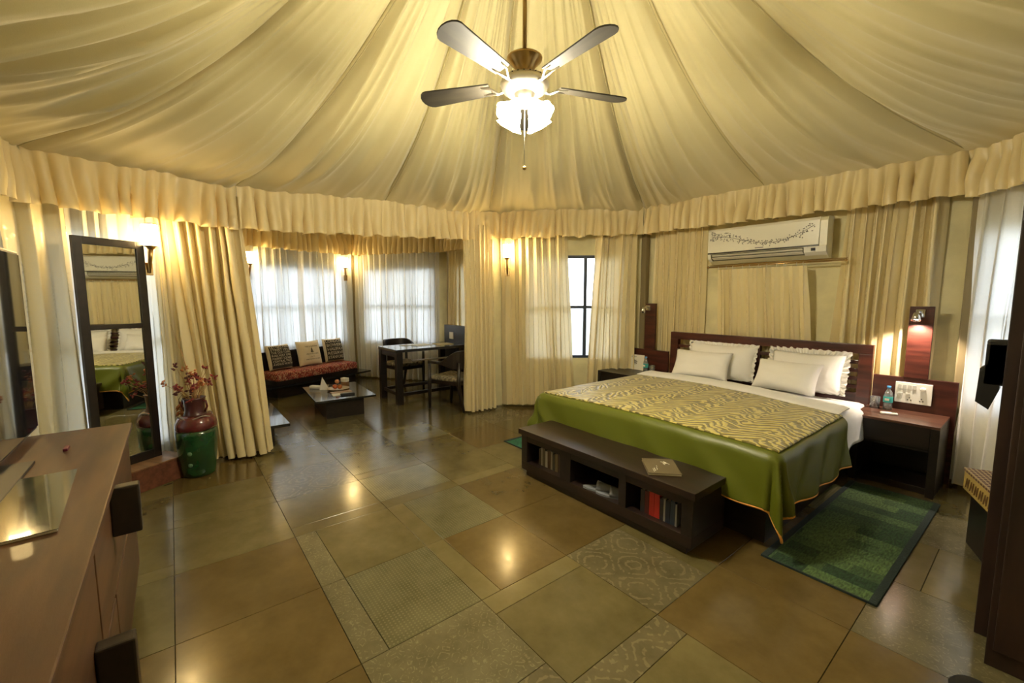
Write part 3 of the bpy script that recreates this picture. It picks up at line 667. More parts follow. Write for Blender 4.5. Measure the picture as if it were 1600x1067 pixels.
# rugs
def rugmat(nm, g, h):
    m, n, out = nodes(nm); L = n.links.new; p = N(n, 'BsdfPrincipled'); L(p.outputs[0], out.inputs[0]); p.inputs['Roughness'].default_value = .95
    t = N(n, 'TexCoord'); b1 = N(n, 'TexBrick'); b1.inputs['Scale'].default_value = 1; b1.inputs['Brick Width'].default_value = .26; b1.inputs['Row Height'].default_value = .105; b1.inputs['Mortar Size'].default_value = 0
    b1.inputs['Color1'].default_value = (*g, 1); b1.inputs['Color2'].default_value = (*h, 1); b1.offset = .37; b1.squash = .6; L(t.outputs['Object'], b1.inputs[0])
    mp = N(n, 'Mapping'); mp.inputs['Scale'].default_value = (110, 30, 1); L(t.outputs['Object'], mp.inputs[0]); nn = N(n, 'TexNoise'); nn.inputs['Scale'].default_value = 1; L(mp.outputs[0], nn.inputs[0])
    mr = N(n, 'MapRange'); mr.inputs[3].default_value = -.2; mr.inputs[4].default_value = 2.0; L(nn.outputs[0], mr.inputs[0]); mx = N(n, 'MixRGB', blend_type='MULTIPLY'); mx.inputs[0].default_value = 1
    L(b1.outputs[0], mx.inputs[1]); L(mr.outputs[0], mx.inputs[2]); L(mx.outputs[0], p.inputs['Base Color'])
    b = N(n, 'Bump'); b.inputs['Strength'].default_value = .8; b.inputs['Distance'].default_value = .006; L(nn.outputs[0], b.inputs['Height']); L(b.outputs[0], p.inputs['Normal']); return m
M_RUG = rugmat('green_rug_weave', (.008, .032, .010), (.07, .12, .035)); M_RUGB = pm('rug_border', (.006, .016, .014), .9, bump=.5, bscale=150)
def rug(x, y, w, l, rz, label, m=M_RUG):
    r = empty('rug', (x, y, 0), rz, label, 'rug')
    bm = bmesh.new(); nx_, ny_ = 14, 40
    for zz, inset in ((.009, .035),):
        vs = [[bm.verts.new((-w / 2 + inset + (w - 2 * inset) * i / nx_, -l / 2 + .01 + (l - .02) * j / ny_, zz + .0015 * nz(i * .5, j * .5))) for j in range(ny_ + 1)] for i in range(nx_ + 1)]
        for i in range(nx_):
            for j in range(ny_): bm.faces.new((vs[i][j], vs[i + 1][j], vs[i + 1][j + 1], vs[i][j + 1]))
    obj('pile', bm, m, r, True); bx('backing', (-w / 2, -l / 2, .001), (w / 2, l / 2, .005), M_RUGB, r, 0)
    bx('border', (-w / 2, -l / 2, .005), (-w / 2 + .035, l / 2, .012), M_RUGB, r); bx('border', (w / 2 - .035, -l / 2, .005), (w / 2, l / 2, .012), M_RUGB, r); bx('border', (-w / 2, -l / 2, .005), (w / 2, -l / 2 + .012, .011), M_RUGB, r); bx('border', (-w / 2, l / 2 - .012, .005), (w / 2, l / 2, .011), M_RUGB, r)
rug(-.66, 3.44, .53, 1.68, R(-1), 'dark green patchwork rug on the floor by the near bedside table')
rug(-3.21, 3.50, .50, 1.72, 0, 'green rug peeking out at the far side of the bed', rugmat('teal_rug_weave', (.01, .09, .045), (.02, .14, .07)))

# bedside tables
def nightstand(x0, x1, label, side, top=W_NIGHT):
    yf, yb = 4.36, 4.84
    r = empty('bedside_table', ((x0 + x1) / 2, 4.6, 0), 0, label, 'bedside table')
    c = lambda n, a, b, m=W_DARK, bev=.003: child(bx(n, a, b, m, None, bev), r)
    c('tabletop', (x0, yf, .53), (x1, yb, .55), top); c('side_panel', (x0, yf, 0), (x0 + .05, yb, .53), W_DARKY); c('side_panel', (x1 - .05, yf, 0), (x1, yb, .53), W_DARKY)
    c('drawer', (x0 + .052, yf + .01, .36), (x1 - .052, yf + .03, .528)); c('shelf', (x0 + .05, yf + .02, .34), (x1 - .05, yb, .358)); c('rear_panel', (x0 + .05, yb - .02, .05), (x1 - .05, yb, .34)); c('plinth', (x0 + .05, yf + .06, 0), (x1 - .05, yb, .05))
    return r
def backpanel(x0, x1, px, r, z1=.83, pz=1.43):
    c = lambda n, a, b, m=W_HEAD, bev=.003: child(bx(n, a, b, m, None, bev), r)
    c('back_panel', (x0, 4.842, 0), (x1, 4.87, z1)); c('lamp_post', (px - .075, 4.835, z1), (px + .075, 4.868, pz))
ns = nightstand(-.95, -.43, 'dark wooden bedside table on the near side of the bed, carrying the white socket plate', 1); backpanel(-.93, -.40, -.655, ns)
ns2 = nightstand(-3.66, -2.97, 'dark wooden bedside table on the far side of the bed, by the bare window', 0, W_DARK); backpanel(-3.52, -2.94, -3.21, ns2)
# socket plate: part of the near bedside table
sp = child(bx('socket_plate', (-.775, 4.825, .615), (-.545, 4.842, .79), M_WHITE, None, .004), ns)
def sub(name, a, b, m, par, bev=.001):
    o = bx(name, a, b, m, None, bev); o.parent = par; o.location = -par.location - par.parent.location; return o
M_W2 = pm('switch_grey', (.55, .54, .48), .4)
for k in range(4): sub('switch', (-.755 + .03 * k, 4.819, .735), (-.733 + .03 * k, 4.826, .77), M_W2, sp)
for k in range(2): sub('switch', (-.755 + .05 * k, 4.819, .685), (-.725 + .05 * k, 4.826, .70), M_W2, sp)
kn = bmesh.new(); lathe_prof = [(.018, 0), (.018, .012), (.014, .016), (0.0001, .016)]
lathe(kn, lathe_prof, (-.60, 4.825, .745), 16, Matrix.Rotation(pi / 2, 4, 'X')); o = obj('dimmer_knob', kn, M_WHITE, sp, True); o.location = -sp.location - ns.location
for k in range(2):
    for q in ((0, .012), (-.01, -.006), (.01, -.006)): sub('socket_hole', (-.68 + .075 * k + q[0] - .004, 4.8235, .65 + q[1] - .004), (-.68 + .075 * k + q[0] + .004, 4.826, .65 + q[1] + .004), M_BLACK, sp, 0)

def spot(x, label, on):
    r = empty('reading_lamp', (x, 4.835, 1.36), 0, label, 'lamp')
    bx('mounting_plate', (-.03, -.012, -.02), (.03, 0, .045), M_CHROME, r); tb('arm', [(0, -.01, .02), (.0, -.05, .03), (-.01, -.07, .01)], .008, M_CHROME, r)
    Mx = Matrix.Rotation(R(158), 4, 'X')
    bm = bmesh.new(); rg = lathe(bm, [(.008, -.03), (.022, -.028), (.026, 0), (.032, .035), (.028, .036), (.02, .01), (.0001, .005)], (-.012, -.085, -.01), 18, Mx); obj('lamp_head', bm, M_CHROME, r, True)
    bm = bmesh.new(); lathe(bm, [(.0001, .022), (.02, .022), (.0001, .026)], (-.012, -.085, -.01), 14, Mx)
    obj('bulb', bm, pm('bulb_lit', (1, .9, .8), .3, emit=26, ecol=(1, .80, .62)) if on else M_WHITE, r, True)
    if on:
        l = bpy.data.lights.new('reading_light', 'SPOT'); l.energy = 17; l.color = (1, .82, .66); l.spot_size = R(125); l.spot_blend = .6; l.shadow_soft_size = .015
        lo = bpy.data.objects.new('reading_light', l); link(lo, r); lo.location = (-.012, -.10, -.055); lo.rotation_euler = (R(14), 0, 0)
spot(-.66, 'lit chrome reading spotlight on the near bedside table post', True); spot(-3.24, 'unlit chrome reading spotlight on the far bedside table post', False)
def bottle(x, y, z, label):
    r = empty('water_bottle', (x, y, z), 0, label, 'bottle')
    solid_lathe('bottle_body', [(.028, 0), (.031, .004), (.031, .05), (.029, .055), (.031, .06), (.031, .125), (.026, .15), (.012, .175), (.012, .187)], M_PET, r)
    solid_lathe('water', [(.0001, .003), (.029, .004), (.029, .13), (.0001, .131)], m_glass('water', (.92, .97, 1), .05), r)
    solid_lathe('wrap_label', [(.0316, .065), (.0318, .066), (.0318, .115), (.0316, .116)], pm('teal_label', (.05, .42, .40), .4), r)
    bx('label_print', (-.016, -.0335, .082), (.012, -.0315, .100), pm('print_white', (.8, .78, .7), .7), r, 0)
    solid_lathe('cap', [(.0135, .187), (.014, .188), (.014, .205), (.0001, .206)], pm('blue_cap', (.05, .25, .5), .4), r)
bottle(-.80, 4.74, .55, 'small water bottle with teal label on the near bedside table')
bottle(-3.16, 4.70, .55, 'small water bottle with teal label on the far bedside table')
def tumbler(x, y, z, label):
    return tag(solid_lathe('drinking_glass', [(.030, 0), (.034, .002), (.036, .10), (.034, .10), (.030, .012), (.0001, .010)], M_GLASS, None, (x, y, z)), label, 'glass')
tumbler(-.885, 4.74, .55, 'clear drinking glass between bed and bottle on the near bedside table'); tumbler(-3.08, 4.72, .55, 'clear drinking glass next to the bottle on the far bedside table')
rc = empty('remote_control', (-.755, 4.55, .55), R(20), 'small white air conditioner remote on the near bedside table', 'remote')
bm = bmesh.new(); box(bm, (-.055, -.022, 0), (.055, .022, .018), .008); obj('casing', bm, M_WHITE, rc, True); bx('remote_screen', (.015, -.013, .0175), (.045, .013, .0186), pm('lcd_grey', (.2, .24, .18), .2), rc, 0)
ms = empty('message_card', (-3.36, 4.80, .55), R(0), 'white card with a grey flower drawing propped on the far bedside table', 'card')
o = bx('card', (-.10, -.002, 0), (.10, .002, .20), pm('card_white', (.78, .76, .66), .8), ms, 0)
bm = bmesh.new()
for k in range(7):
    a = k * 2 * pi / 7; tube(bm, [(-.035 + .008 * cos(a), -.003, .10 + .008 * sin(a)), (-.035 + .03 * cos(a + .3), -.003, .10 + .03 * sin(a + .3)), (-.035 + .034 * cos(a), -.003, .10 + .034 * sin(a))], [.004, .006, .001], 5)
for k in range(5): tube(bm, [(-.09 + .015 * k, -.003, .165 + .008 * (k % 2)), (-.08 + .015 * k, -.003, .180)], [.004, .001], 5)
obj('flower_print', bm, pm('print_grey', (.09, .08, .09), .8), ms); ms.rotation_euler = (R(-4), 0, 0)

# ---------------- air conditioner ----------------
ac = empty('air_conditioner', (-1.9, 4.95, 1.88), 0, 'white wall air conditioner with a grey floral scroll above the headboard', 'air conditioner')
def extr(name, prof, x0, x1, m, par, smooth=False):
    bm = bmesh.new(); a = [bm.verts.new((x0, y, z)) for y, z in prof]; b = [bm.verts.new((x1, y, z)) for y, z in prof]; n = len(prof)
    for k in range(n): bm.faces.new((a[k], a[(k + 1) % n], b[(k + 1) % n], b[k]))
    bm.faces.new(a); bm.faces.new(b[::-1]); o = obj(name, bm, m, par)
    return o
M_AC = pm('ac_white', (.74, .72, .62), .22, coat=.5)
extr('body', [(.02, .0), (-.05, .0), (-.10, .03), (-.14, .07), (-.15, .115), (-.15, .34), (-.14, .37), (-.10, .385), (.02, .385)], -.56, .56, pm('ac_side', (.66, .62, .42), .3), ac)
extr('front_panel', [(-.145, .12), (-.163, .122), (-.165, .20), (-.163, .35), (-.150, .375), (-.145, .375)], -.56, .50, M_AC, ac)
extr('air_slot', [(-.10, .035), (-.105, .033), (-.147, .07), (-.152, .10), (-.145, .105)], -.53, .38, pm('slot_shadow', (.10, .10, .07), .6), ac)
for k in range(2): extr('louvre', [(-.118 - .02 * k, .043 + .028 * k), (-.160 - .006 * k, .062 + .026 * k), (-.160 - .006 * k, .066 + .026 * k), (-.118 - .02 * k, .047 + .028 * k)], -.51, .37, M_AC, ac)
extr('trim_line', [(-.14, .108), (-.164, .108), (-.164, .119), (-.14, .119)], -.56, .50, M_BLACK, ac)  # black strip standing in for the shaded gap under the front panel
extr('end_cap', [(-.10, .025), (-.150, .055), (-.162, .107), (-.14, .107)], .38, .56, M_WHITE, ac); extr('end_cap', [(-.10, .025), (-.150, .055), (-.162, .107), (-.14, .107)], -.56, -.53, M_WHITE, ac)
extr('display', [(-.152, .066), (-.1585, .068), (-.1625, .092), (-.155, .092)], .44, .475, M_BLACK, ac)
bx('maker_mark', (-.06, -.1665, .135), (.02, -.1645, .142), pm('print_grey', (.09, .08, .09), .8), ac, 0)
bm = bmesh.new(); r3 = random.Random(3)
def vine(t): return (-.52 + .98 * t, .26 + .05 * sin(t * 5.2 + .8) + .06 * t * t - .07 * sin(t * pi))
prev = None
for k in range(60):
    a, b = vine(k / 60), vine((k + 1) / 60); tube(bm, [(a[0], -.1655, a[1]), (b[0], -.1655, b[1])], .0022, 4, False)
for k in range(210):
    t = r3.random(); t = t ** 2.2 if k % 2 else (1 - (1 - t) ** 1 * .5 if k % 6 == 1 else t)
    x_, z_ = vine(t); sp_ = .018 + .035 * (1 - t) ** 2 + .03 * (t > .85); x_ += r3.uniform(-.02, .02); z_ += r3.uniform(-1, 1) * sp_; a = r3.uniform(0, 6.3)
    z_ = min(z_, .34)
    tube(bm, [(x_, -.1655, z_), (x_ + .007 * cos(a), -.1655, z_ + .007 * sin(a)), (x_ + .014 * cos(a), -.1655, z_ + .014 * sin(a))], [.001, .005, .001], 4)
obj('floral_print', bm, pm('print_silver', (.22, .21, .20), .5), ac)
# curtain rod below it, rings and the short curtain
rod = empty('curtain_rod', (-1.85, 4.83, 1.845), 0, 'thin brass double curtain rod under the air conditioner', 'curtain rod')
tb('rod', [(-.62, 0, 0), (.66, 0, 0)], .009, M_BRASS, rod); tb('rod', [(-.62, .04, .02), (.66, .04, .02)], .005, M_BRASS, rod)
for s in (-.60, .62): tb('rod_bracket', [(s, 0, 0), (s, .12, .01)], .006, M_BRASS, rod)
for s in (-.62, .66): solid_lathe('finial', [(.0001, -.014), (.012, -.008), (.014, 0), (.01, .01), (.0001, .014)], M_BRASS, rod, (s, 0, 0), 12, Matrix.Rotation(pi / 2, 4, 'Y'))
sc_ = empty('short_curtain', (-1.85, 4.83, 1.8), 0, 'cream curtain hanging on rings from the rod under the air conditioner', 'curtain')
o = obj('cloth', curtain_mesh([(-2.36, 4.84), (-1.50, 4.84)], [(-2.36, 4.965), (-1.42, 4.965)], .45, 1.815, 10, amp=.017, seed=21), F_CURT, sc_, True); o.location = -sc_.location
rm = bmesh.new()
for k in range(16): 
    a, b = 2 * pi * k / 16, 2 * pi * (k + 1) / 16; tube(rm, [(0, .018 * cos(a), .018 * sin(a)), (0, .018 * cos(b), .018 * sin(b))], .0022, 6, False)
r0 = obj('curtain_ring', rm, M_WHITE, sc_, True); r0.location = (-.50, 0, .032); r0.rotation_euler = (0, 0, R(12))
for k in range(1, 11):
    c = r0.copy(); link(c, sc_); c.location = (-.50 + .084 * k + .01 * sin(k * 3), 0, .032); c.rotation_euler = (0, 0, R(25 * sin(k * 2.3)))

# ---------------- ceiling fan ----------------
fan = empty('ceiling_fan', (-1.9, 1.60, 2.68), 0, 'five bladed ceiling fan with lit glass tulip shades hanging from the tent peak', 'ceiling fan')
tb('down_rod', [(0, 0, .10), (0, .0, 1.40)], .012, M_BRASS, fan)
solid_lathe('canopy', [(.04, .02), (.045, .05), (.065, .085), (.095, .115), (.098, .125), (.03, .13), (.0001, .14)], M_BRASS, fan)
solid_lathe('motor', [(.0001, -.065), (.07, -.06), (.12, -.045), (.135, -.015), (.12, .012), (.07, .03), (.03, .04), (.0001, .04)], M_NICKEL, fan, n=36)
bm = bmesh.new()
for k in range(24): a = 2 * pi * k / 24; tube(bm, [(.085 * cos(a), .085 * sin(a), .026), (.125 * cos(a + .06), .125 * sin(a + .06), .006)], .004, 5)
obj('motor_vents', bm, M_BLACK, fan)
solid_lathe('switch_housing', [(.0001, -.135), (.03, -.13), (.05, -.11), (.052, -.075), (.06, -.06), (.0001, -.06)], M_NICKEL, fan)
M_BLADE = woodm('fan_blade_wood', (.016, .013, .008), (.026, .021, .012), .6, coat=0)
for k in range(5):
    ang = R(69.5 + 72 * k)
    bl = empty('blade', (0, 0, -.01)); bl.parent = fan; bl.rotation_euler = (R(0), 0, ang)
    bm = bmesh.new(); n = 16; tp, bt = [], []
    out = []
    for q in range(n + 1):
        t = q / n; out.append((.20 + .38 * t, .045 + .022 * t))
    for q in range(1, 8): a = pi / 2 - pi * q / 8; out.append((.58 + .055 * cos(a), .067 * sin(a)))
    for q in range(n + 1):
        t = 1 - q / n; out.append((.20 + .38 * t, -.045 - .022 * t))
    pit = R(12)
    for zz, lst in ((.004, tp), (-.004, bt)):
        for (x_, y_) in out: lst.append(bm.verts.new((x_, y_ * cos(pit), y_ * sin(pit) + zz)))
    bm.faces.new(tp); bm.faces.new(bt[::-1]); m_ = len(out)
    for q in range(m_): bm.faces.new((tp[q], bt[q], bt[(q + 1) % m_], tp[(q + 1) % m_]))
    obj('paddle', bm, M_BLADE, bl)
    bm = bmesh.new(); tube(bm, [(.11, 0, -.02), (.15, .0, -.03), (.20, .025, -.004), (.25, .03, .0)], [.008, .007, .006, .004], 6); tube(bm, [(.15, 0, -.03), (.20, -.025, -.014), (.25, -.03, -.01)], [.007, .006, .004], 6); obj('blade_iron', bm, M_NICKEL, bl, True)
for k in range(4):
    a = R(51.5 + 45 + 90 * k); ax = V((cos(a), sin(a), 0)); tilt = R(142)
    Mx = Matrix.Rotation(a, 4, 'Z') @ Matrix.Rotation(tilt, 4, 'Y'); base = V((.055 * cos(a), .055 * sin(a), -.115))
    tb('lamp_arm', [(.03 * cos(a), .03 * sin(a), -.11), tuple(base)], .009, M_NICKEL, fan, 8)
    bm = bmesh.new(); lathe(bm, [(.0001, -.005), (.018, 0), (.026, .02), (.034, .05), (.050, .080), (.066, .105), (.072, .112)], base, 30, Mx, lambda q, z: .06 * sin(q * 6) * max(0, (z - .05) / .06))
    o = obj('lamp_shade', bm, M_LAMP, fan, True); solidify(o, .002)
tb('pull_chain', [(0, 0, -.13), (0, 0, -.44)], .0016, M_NICKEL, fan, 5); solid_lathe('chain_ball', [(.0001, -.012), (.009, -.008), (.012, 0), (.009, .008), (.0001, .012)], M_BRASS, fan, (0, 0, -.455), 14)

# ---------------- sconces ----------------
def sconce(x, y, z, nx_, ny_, label):
    a = atan2(ny_, nx_); r = empty('wall_lamp', (x, y, z), a, label, 'wall lamp')   # +x of the lamp looks into the room
    solid_lathe('shade', [(.048, -.085), (.05, -.08), (.052, .075), (.05, .08)], M_SCON, r, (.07, 0, 0), 24)
    solid_lathe('shade_cap', [(.0001, .09), (.02, .092), (.052, .083), (.0535, .078), (.0001, .079)], M_BRASS, r, (.07, 0, 0), 24)
    solid_lathe('shade_collar', [(.0001, -.12), (.022, -.115), (.03, -.10), (.05, -.088), (.0001, -.086)], M_BRASS, r, (.07, 0, 0), 20)
    tb('stem', [(.07, 0, -.11), (.04, 0, -.2), (.01, 0, -.30)], [.016, .015, .010], M_BRASS, r, 12)
    bx('wall_plate', (-.03, -.03, -.32), (.0, .03, -.22), M_BRASS, r); tb('mounting_bar', [(-.17, 0, -.27), (.02, 0, -.27)], .008, M_BRASS, r)
sconce(-4.50, 3.50, 2.11, .76, -.65, 'lit wall lamp beside the right drape of the alcove opening'); sconce(-4.61, -.125, 2.005, .93, .36, 'lit wall lamp above the leaning mirror')
sconce(-7.62, .95, 2.11, .95, .3, 'lit wall lamp inside the alcove above the left end of the sofa'); sconce(-7.98, 2.50, 2.13, .85, -.3, 'lit wall lamp in the alcove corner right of the sofa')

# ---------------- leaning mirror ----------------
yaw, lean, mw, mh = .592, .004, .450, 1.75
mr_ = empty('floor_mirror', (-4.54 + sin(yaw) * mw / 2, -.138 - cos(yaw) * mw / 2, .19), yaw, 'tall dark framed mirror leaning on the curtain, showing the bed', 'mirror')
mr_.rotation_euler = (0, -lean, yaw)
f = .055
bx('stile', (-.03, -mw / 2, 0), (.0, -mw / 2 + f, mh), W_DARK, mr_); bx('stile', (-.03, mw / 2 - f, 0), (.0, mw / 2, mh), W_DARK, mr_)
bx('rail', (-.03, -mw / 2 + f, mh - f), (.0, mw / 2 - f, mh), W_DARKY, mr_); bx('rail', (-.03, -mw / 2 + f, 0), (.0, mw / 2 - f, .07), W_DARKY, mr_); bx('rail', (-.03, -mw / 2 + f, 1.075), (.0, mw / 2 - f, 1.11), W_DARKY, mr_)
bx('mirror_glass', (-.022, -mw / 2 + f, .07), (-.012, mw / 2 - f, 1.075), M_MIRROR, mr_, 0); bx('mirror_glass', (-.022, -mw / 2 + f, 1.11), (-.012, mw / 2 - f, mh - f), M_MIRROR, mr_, 0); bx('backing_board', (-.03, -mw / 2 + f, .07), (-.023, mw / 2 - f, mh - f), W_DARK, mr_, 0)

ms_ = empty('mirror_stand', (mr_.location.x, mr_.location.y, 0), yaw, 'low reddish brown wooden block under the leaning mirror', 'stand')
bx('block', (-.08, -.26, 0), (.16, .30, .18), woodm('red_brown_wood', (.10, .03, .015), (.16, .055, .03), .4), ms_, .004); bx('top_board', (-.09, -.27, .18), (.17, .31, .19), woodm('stand_top', (.2, .10, .04), (.28, .15, .07), .4), ms_, .002)
# ---------------- vase ----------------
vz = empty('floor_vase', (-4.44, .10, 0), 0, 'tall green glazed floor vase with a maroon neck before the wide drape', 'vase')
gvm = pm('green_glaze', (.007, .048, .014), .22, coat=.6, vary=.4, vscale=9); rvm = pm('maroon_glaze', (.10, .014, .016), .25, coat=.6, vary=.4, vscale=9, bump=.3, bscale=25)
solid_lathe('body', [(.10, 0), (.115, .01), (.12, .05), (.133, .15), (.145, .28), (.148, .36), (.146, .40)], gvm, vz, n=40)
solid_lathe('shoulder', [(.146, .40), (.150, .42), (.146, .455), (.125, .50), (.10, .52)], rvm, vz, n=40, ripple=lambda a, z: .02 * sin(a * 5))
solid_lathe('neck', [(.095, .50), (.078, .53), (.07, .56), (.072, .60), (.078, .655), (.085, .665), (.076, .668), (.066, .64), (.06, .56), (.0001, .55)], pm('brown_glaze', (.06, .014, .014), .35, coat=.3, bump=.4, bscale=20), vz, n=32)
bm = bmesh.new()
for k in range(48):
    a, b = 2 * pi * k / 48, 2 * pi * (k + 1) / 48; tube(bm, [(.118 * cos(a), .118 * sin(a), .507 + .012 * sin(a * 4)), (.118 * cos(b), .118 * sin(b), .507 + .012 * sin(b * 4))], .005, 5, False)
obj('rope_band', bm, pm('rope_grey', (.3, .27, .22), .8), vz, True)
for s in (0, pi):
    a = s + R(51); tb('handle', [(.07 * cos(a), .07 * sin(a), .64), (.10 * cos(a), .10 * sin(a), .635), (.108 * cos(a), .108 * sin(a), .59), (.085 * cos(a), .085 * sin(a), .545)], .008, rvm, vz)
for z in (.12, .22, .32):
    a = R(-25); o = solid_lathe('glaze_spot', [(.0001, .004), (.012, .003), (.018, 0)], pm('pale_glaze', (.12, .22, .12), .4), vz, (.140 * cos(a) - (.012 if z < .15 else 0) , .140 * sin(a), z), 12, Matrix.Rotation(a, 4, 'Z') @ Matrix.Rotation(pi / 2, 4, 'Y'))
fl = empty('dried_flowers', (-4.44, .10, .56), 0, 'dried red and brown flower stems standing in the green floor vase', 'flowers')
r5 = random.Random(11); MF = [pm('dried_red', (.22, .03, .03), .8), pm('dried_maroon', (.09, .02, .02), .8), pm('dried_tan', (.42, .25, .10), .8), pm('dried_orange', (.45, .16, .05), .8)]
for k in range(30):
    a = r5.uniform(0, 2 * pi); sp_ = r5.uniform(.02, .2); h = r5.uniform(.15, .38) * (1.0 if sp_ < .12 else .7)
    if k == 0: a, sp_, h = R(215), .20, .72
    if k == 1: a, sp_, h = R(200), .17, .50
    if k == 2: a, sp_, h = R(60), .15, .40
    p0 = (r5.uniform(-.03, .03), r5.uniform(-.03, .03), 0); p1 = (sp_ * .4 * cos(a), sp_ * .4 * sin(a), h * .6); p2 = (sp_ * cos(a), sp_ * sin(a), h)
    st = tb('stem', [p0, p1, p2], [.003, .0025, .0012], MF[2], fl, 5)
    if k < 3: continue
    bm = bmesh.new()
    for q in range(7 if h > .2 else 5):
        b = r5.uniform(0, 6.3); e = r5.uniform(-.6, 1.0); l = r5.uniform(.02, .04); d = V((cos(b) * cos(e), sin(b) * cos(e), sin(e))); c0 = V(p2) + V((r5.uniform(-.012, .012), r5.uniform(-.012, .012), r5.uniform(-.03, .015)))
        tube(bm, [c0, c0 + d * l * .5, c0 + d * l], [.002, .009, .001], 5)
    obj('flower_head', bm, MF[k % 4 if k % 4 != 2 else 0], fl, True)
# hanging bunch of dried leaves at the left of the vase
bm = bmesh.new()
for q in range(14):
    b = r5.uniform(0, 6.3); c0 = V((-.13 * cos(R(51.5)) , -.13 * sin(R(51.5)), .04 + r5.uniform(-.08, .05))) ; d = V((cos(b), sin(b), -.8)).normalized(); tube(bm, [c0, c0 + d * .02, c0 + d * .045], [.002, .011, .001], 5)
obj('dried_leaves', bm, MF[3], fl, True); tb('stem', [(0, 0, .05), (-.06, -.075, .13), (-.081, -.10, .09), (-.081, -.101, .04)], .0025, MF[1], fl, 5)

# ---------------- dresser, television, booklet ----------------
DX0, DX1, DY0, DY1 = -2.955, -.35, -.78, -.20
dr = empty('dresser', (-1.65, -.45, 0), 0, 'brown wooden dresser with dark block handles in the left foreground', 'dresser')
dc = lambda n, a, b, m=W_DRES, bev=.004: child(bx(n, a, b, m, None, bev), dr)
dc('dresser_top', (DX0, DY0, .825), (DX1, DY1, .85)); dc('carcass', (DX0 + .02, DY0, .06), (DX1 - .02, DY1 - .045, .825), W_DRES); dc('plinth', (DX0 + .06, DY0 + .02, 0), (DX1 - .06, DY1 - .08, .06), W_DARK)
for i, j, xa, xb, hx in ((0, 1, DX0 + .04, -1.66, -2.06), (1, 1, -1.64, DX1 - .04, -.62), (0, 0, DX0 + .04, -2.0, -2.7), (1, 0, -1.98, DX1 - .04, -1.52)):
    za = .10 + j * .36; d = dc('drawer', (xa, DY1 - .045, za), (xb, DY1 - .018, za + .345))
    if hx == -2.7: continue
    o = bx('handle', (hx - .025, DY1 - .018, za + (.18 if j else .25)), (hx + .025, DY1 + .065, za + (.36 if j else .47)), W_DARK, None, .006); o.parent = d; o.location = -d.location - dr.location
tv = empty('television', (-2.10, -.56, .85), 0, 'flat black television on the dresser, its screen reflecting the room', 'television')
bx('casing', (-.88, -.04, .03), (.60, .02, .86), M_BLACK, tv, .006); bx('screen', (-.865, .02, .045), (.585, .026, .845), M_SCREEN, tv, .001); bx('stand_base', (-.35, -.12, 0), (.15, .10, .012), M_BLACK, tv); bx('stand_neck', (-.14, -.05, .01), (-.04, -.02, .06), M_BLACK, tv)
mg = empty('magazine', (-1.93, -.415, .85), R(3), 'glossy dark green and gold magazine lying on the dresser', 'magazine')
def photo_cover():
    m, n, out = nodes('magazine_cover'); L = n.links.new; p = N(n, 'BsdfPrincipled'); L(p.outputs[0], out.inputs[0]); p.inputs['Roughness'].default_value = .12; p.inputs['Coat Weight'].default_value = 1
    t = N(n, 'TexCoord'); mp = N(n, 'Mapping'); mp.inputs['Scale'].default_value = (2, 12, 1); L(t.outputs['Object'], mp.inputs[0]); nn = N(n, 'TexNoise'); nn.inputs['Scale'].default_value = 1.6; nn.inputs['Detail'].default_value = 4; L(mp.outputs[0], nn.inputs[0])
    c = N(n, 'ValToRGB'); e = c.color_ramp.elements; e[0].position = .35; e[0].color = (.012, .016, .01, 1); e[1].position = .75; e[1].color = (.22, .2, .1, 1); q = c.color_ramp.elements.new(.55); q.color = (.05, .055, .03, 1)
    L(nn.outputs[0], c.inputs[0]); L(c.outputs[0], p.inputs['Base Color']); return m
bx('cover', (-.30, -.115, .008), (.26, .115, .010), photo_cover(), mg, 0); bx('pages', (-.298, -.113, .001), (.258, .113, .008), M_PAGE, mg, 0)
o = tag(bx('pen_cap', (-2.62, -.40, .85), (-2.56, -.385, .862), pm('pen_red', (.12, .01, .03), .4), None, .003), 'tiny dark red object on the dresser near the television', 'pen cap')

# ---------------- wardrobe, stool, bracket at the right ----------------
wr = empty('wardrobe', (.4, 2.8, 0), 0, 'tall dark wooden wardrobe filling the right edge', 'wardrobe')
wc = lambda n, a, b, m=woodm('wardrobe_wood', (.014, .006, .004), (.026, .012, .008), .45, stretch=(8, 8, 1), coat=0), bev=.004: child(bx(n, a, b, m, None, bev), wr)
wc('body', (-.055, 2.53, .0), (.9, 2.74, 2.2)); wc('edge_board', (-.10, 2.74, 0), (.9, 2.79, 2.25)); wc('cornice', (-.055, 2.50, 2.2), (.9, 2.74, 2.25))
wc('door_panel', (-.035, 2.515, .08), (.40, 2.53, 2.14)); wc('door_panel', (.42, 2.515, .08), (.86, 2.53, 2.14)); wc('knob', (.35, 2.49, 1.0), (.37, 2.515, 1.12), M_NICKEL)
br = empty('swivel_bracket', (-.105, 2.79, 1.1), 0, 'black two piece swivel bracket sticking out behind the wardrobe edge', 'bracket')
bm = bmesh.new(); box(bm, (-.055, .0, .02), (.02, .05, .22), .01); box(bm, (-.055, .0, .02), (.06, .012, .20), .003); obj('back_plate', bm, M_BLACK, br)
bm = bmesh.new()
pr = [(-.035, .12), (-.068, .09), (-.072, -.06), (-.03, -.09), (-.005, .0), (-.005, .14)]
a_ = [bm.verts.new((x_, .0, z_)) for x_, z_ in pr]; b_ = [bm.verts.new((x_, .09, z_)) for x_, z_ in pr]
for k in range(6): bm.faces.new((a_[k], a_[(k + 1) % 6], b_[(k + 1) % 6], b_[k]))
bm.faces.new(a_); bm.faces.new(b_[::-1]); obj('angled_head', bm, M_BLACK, br)
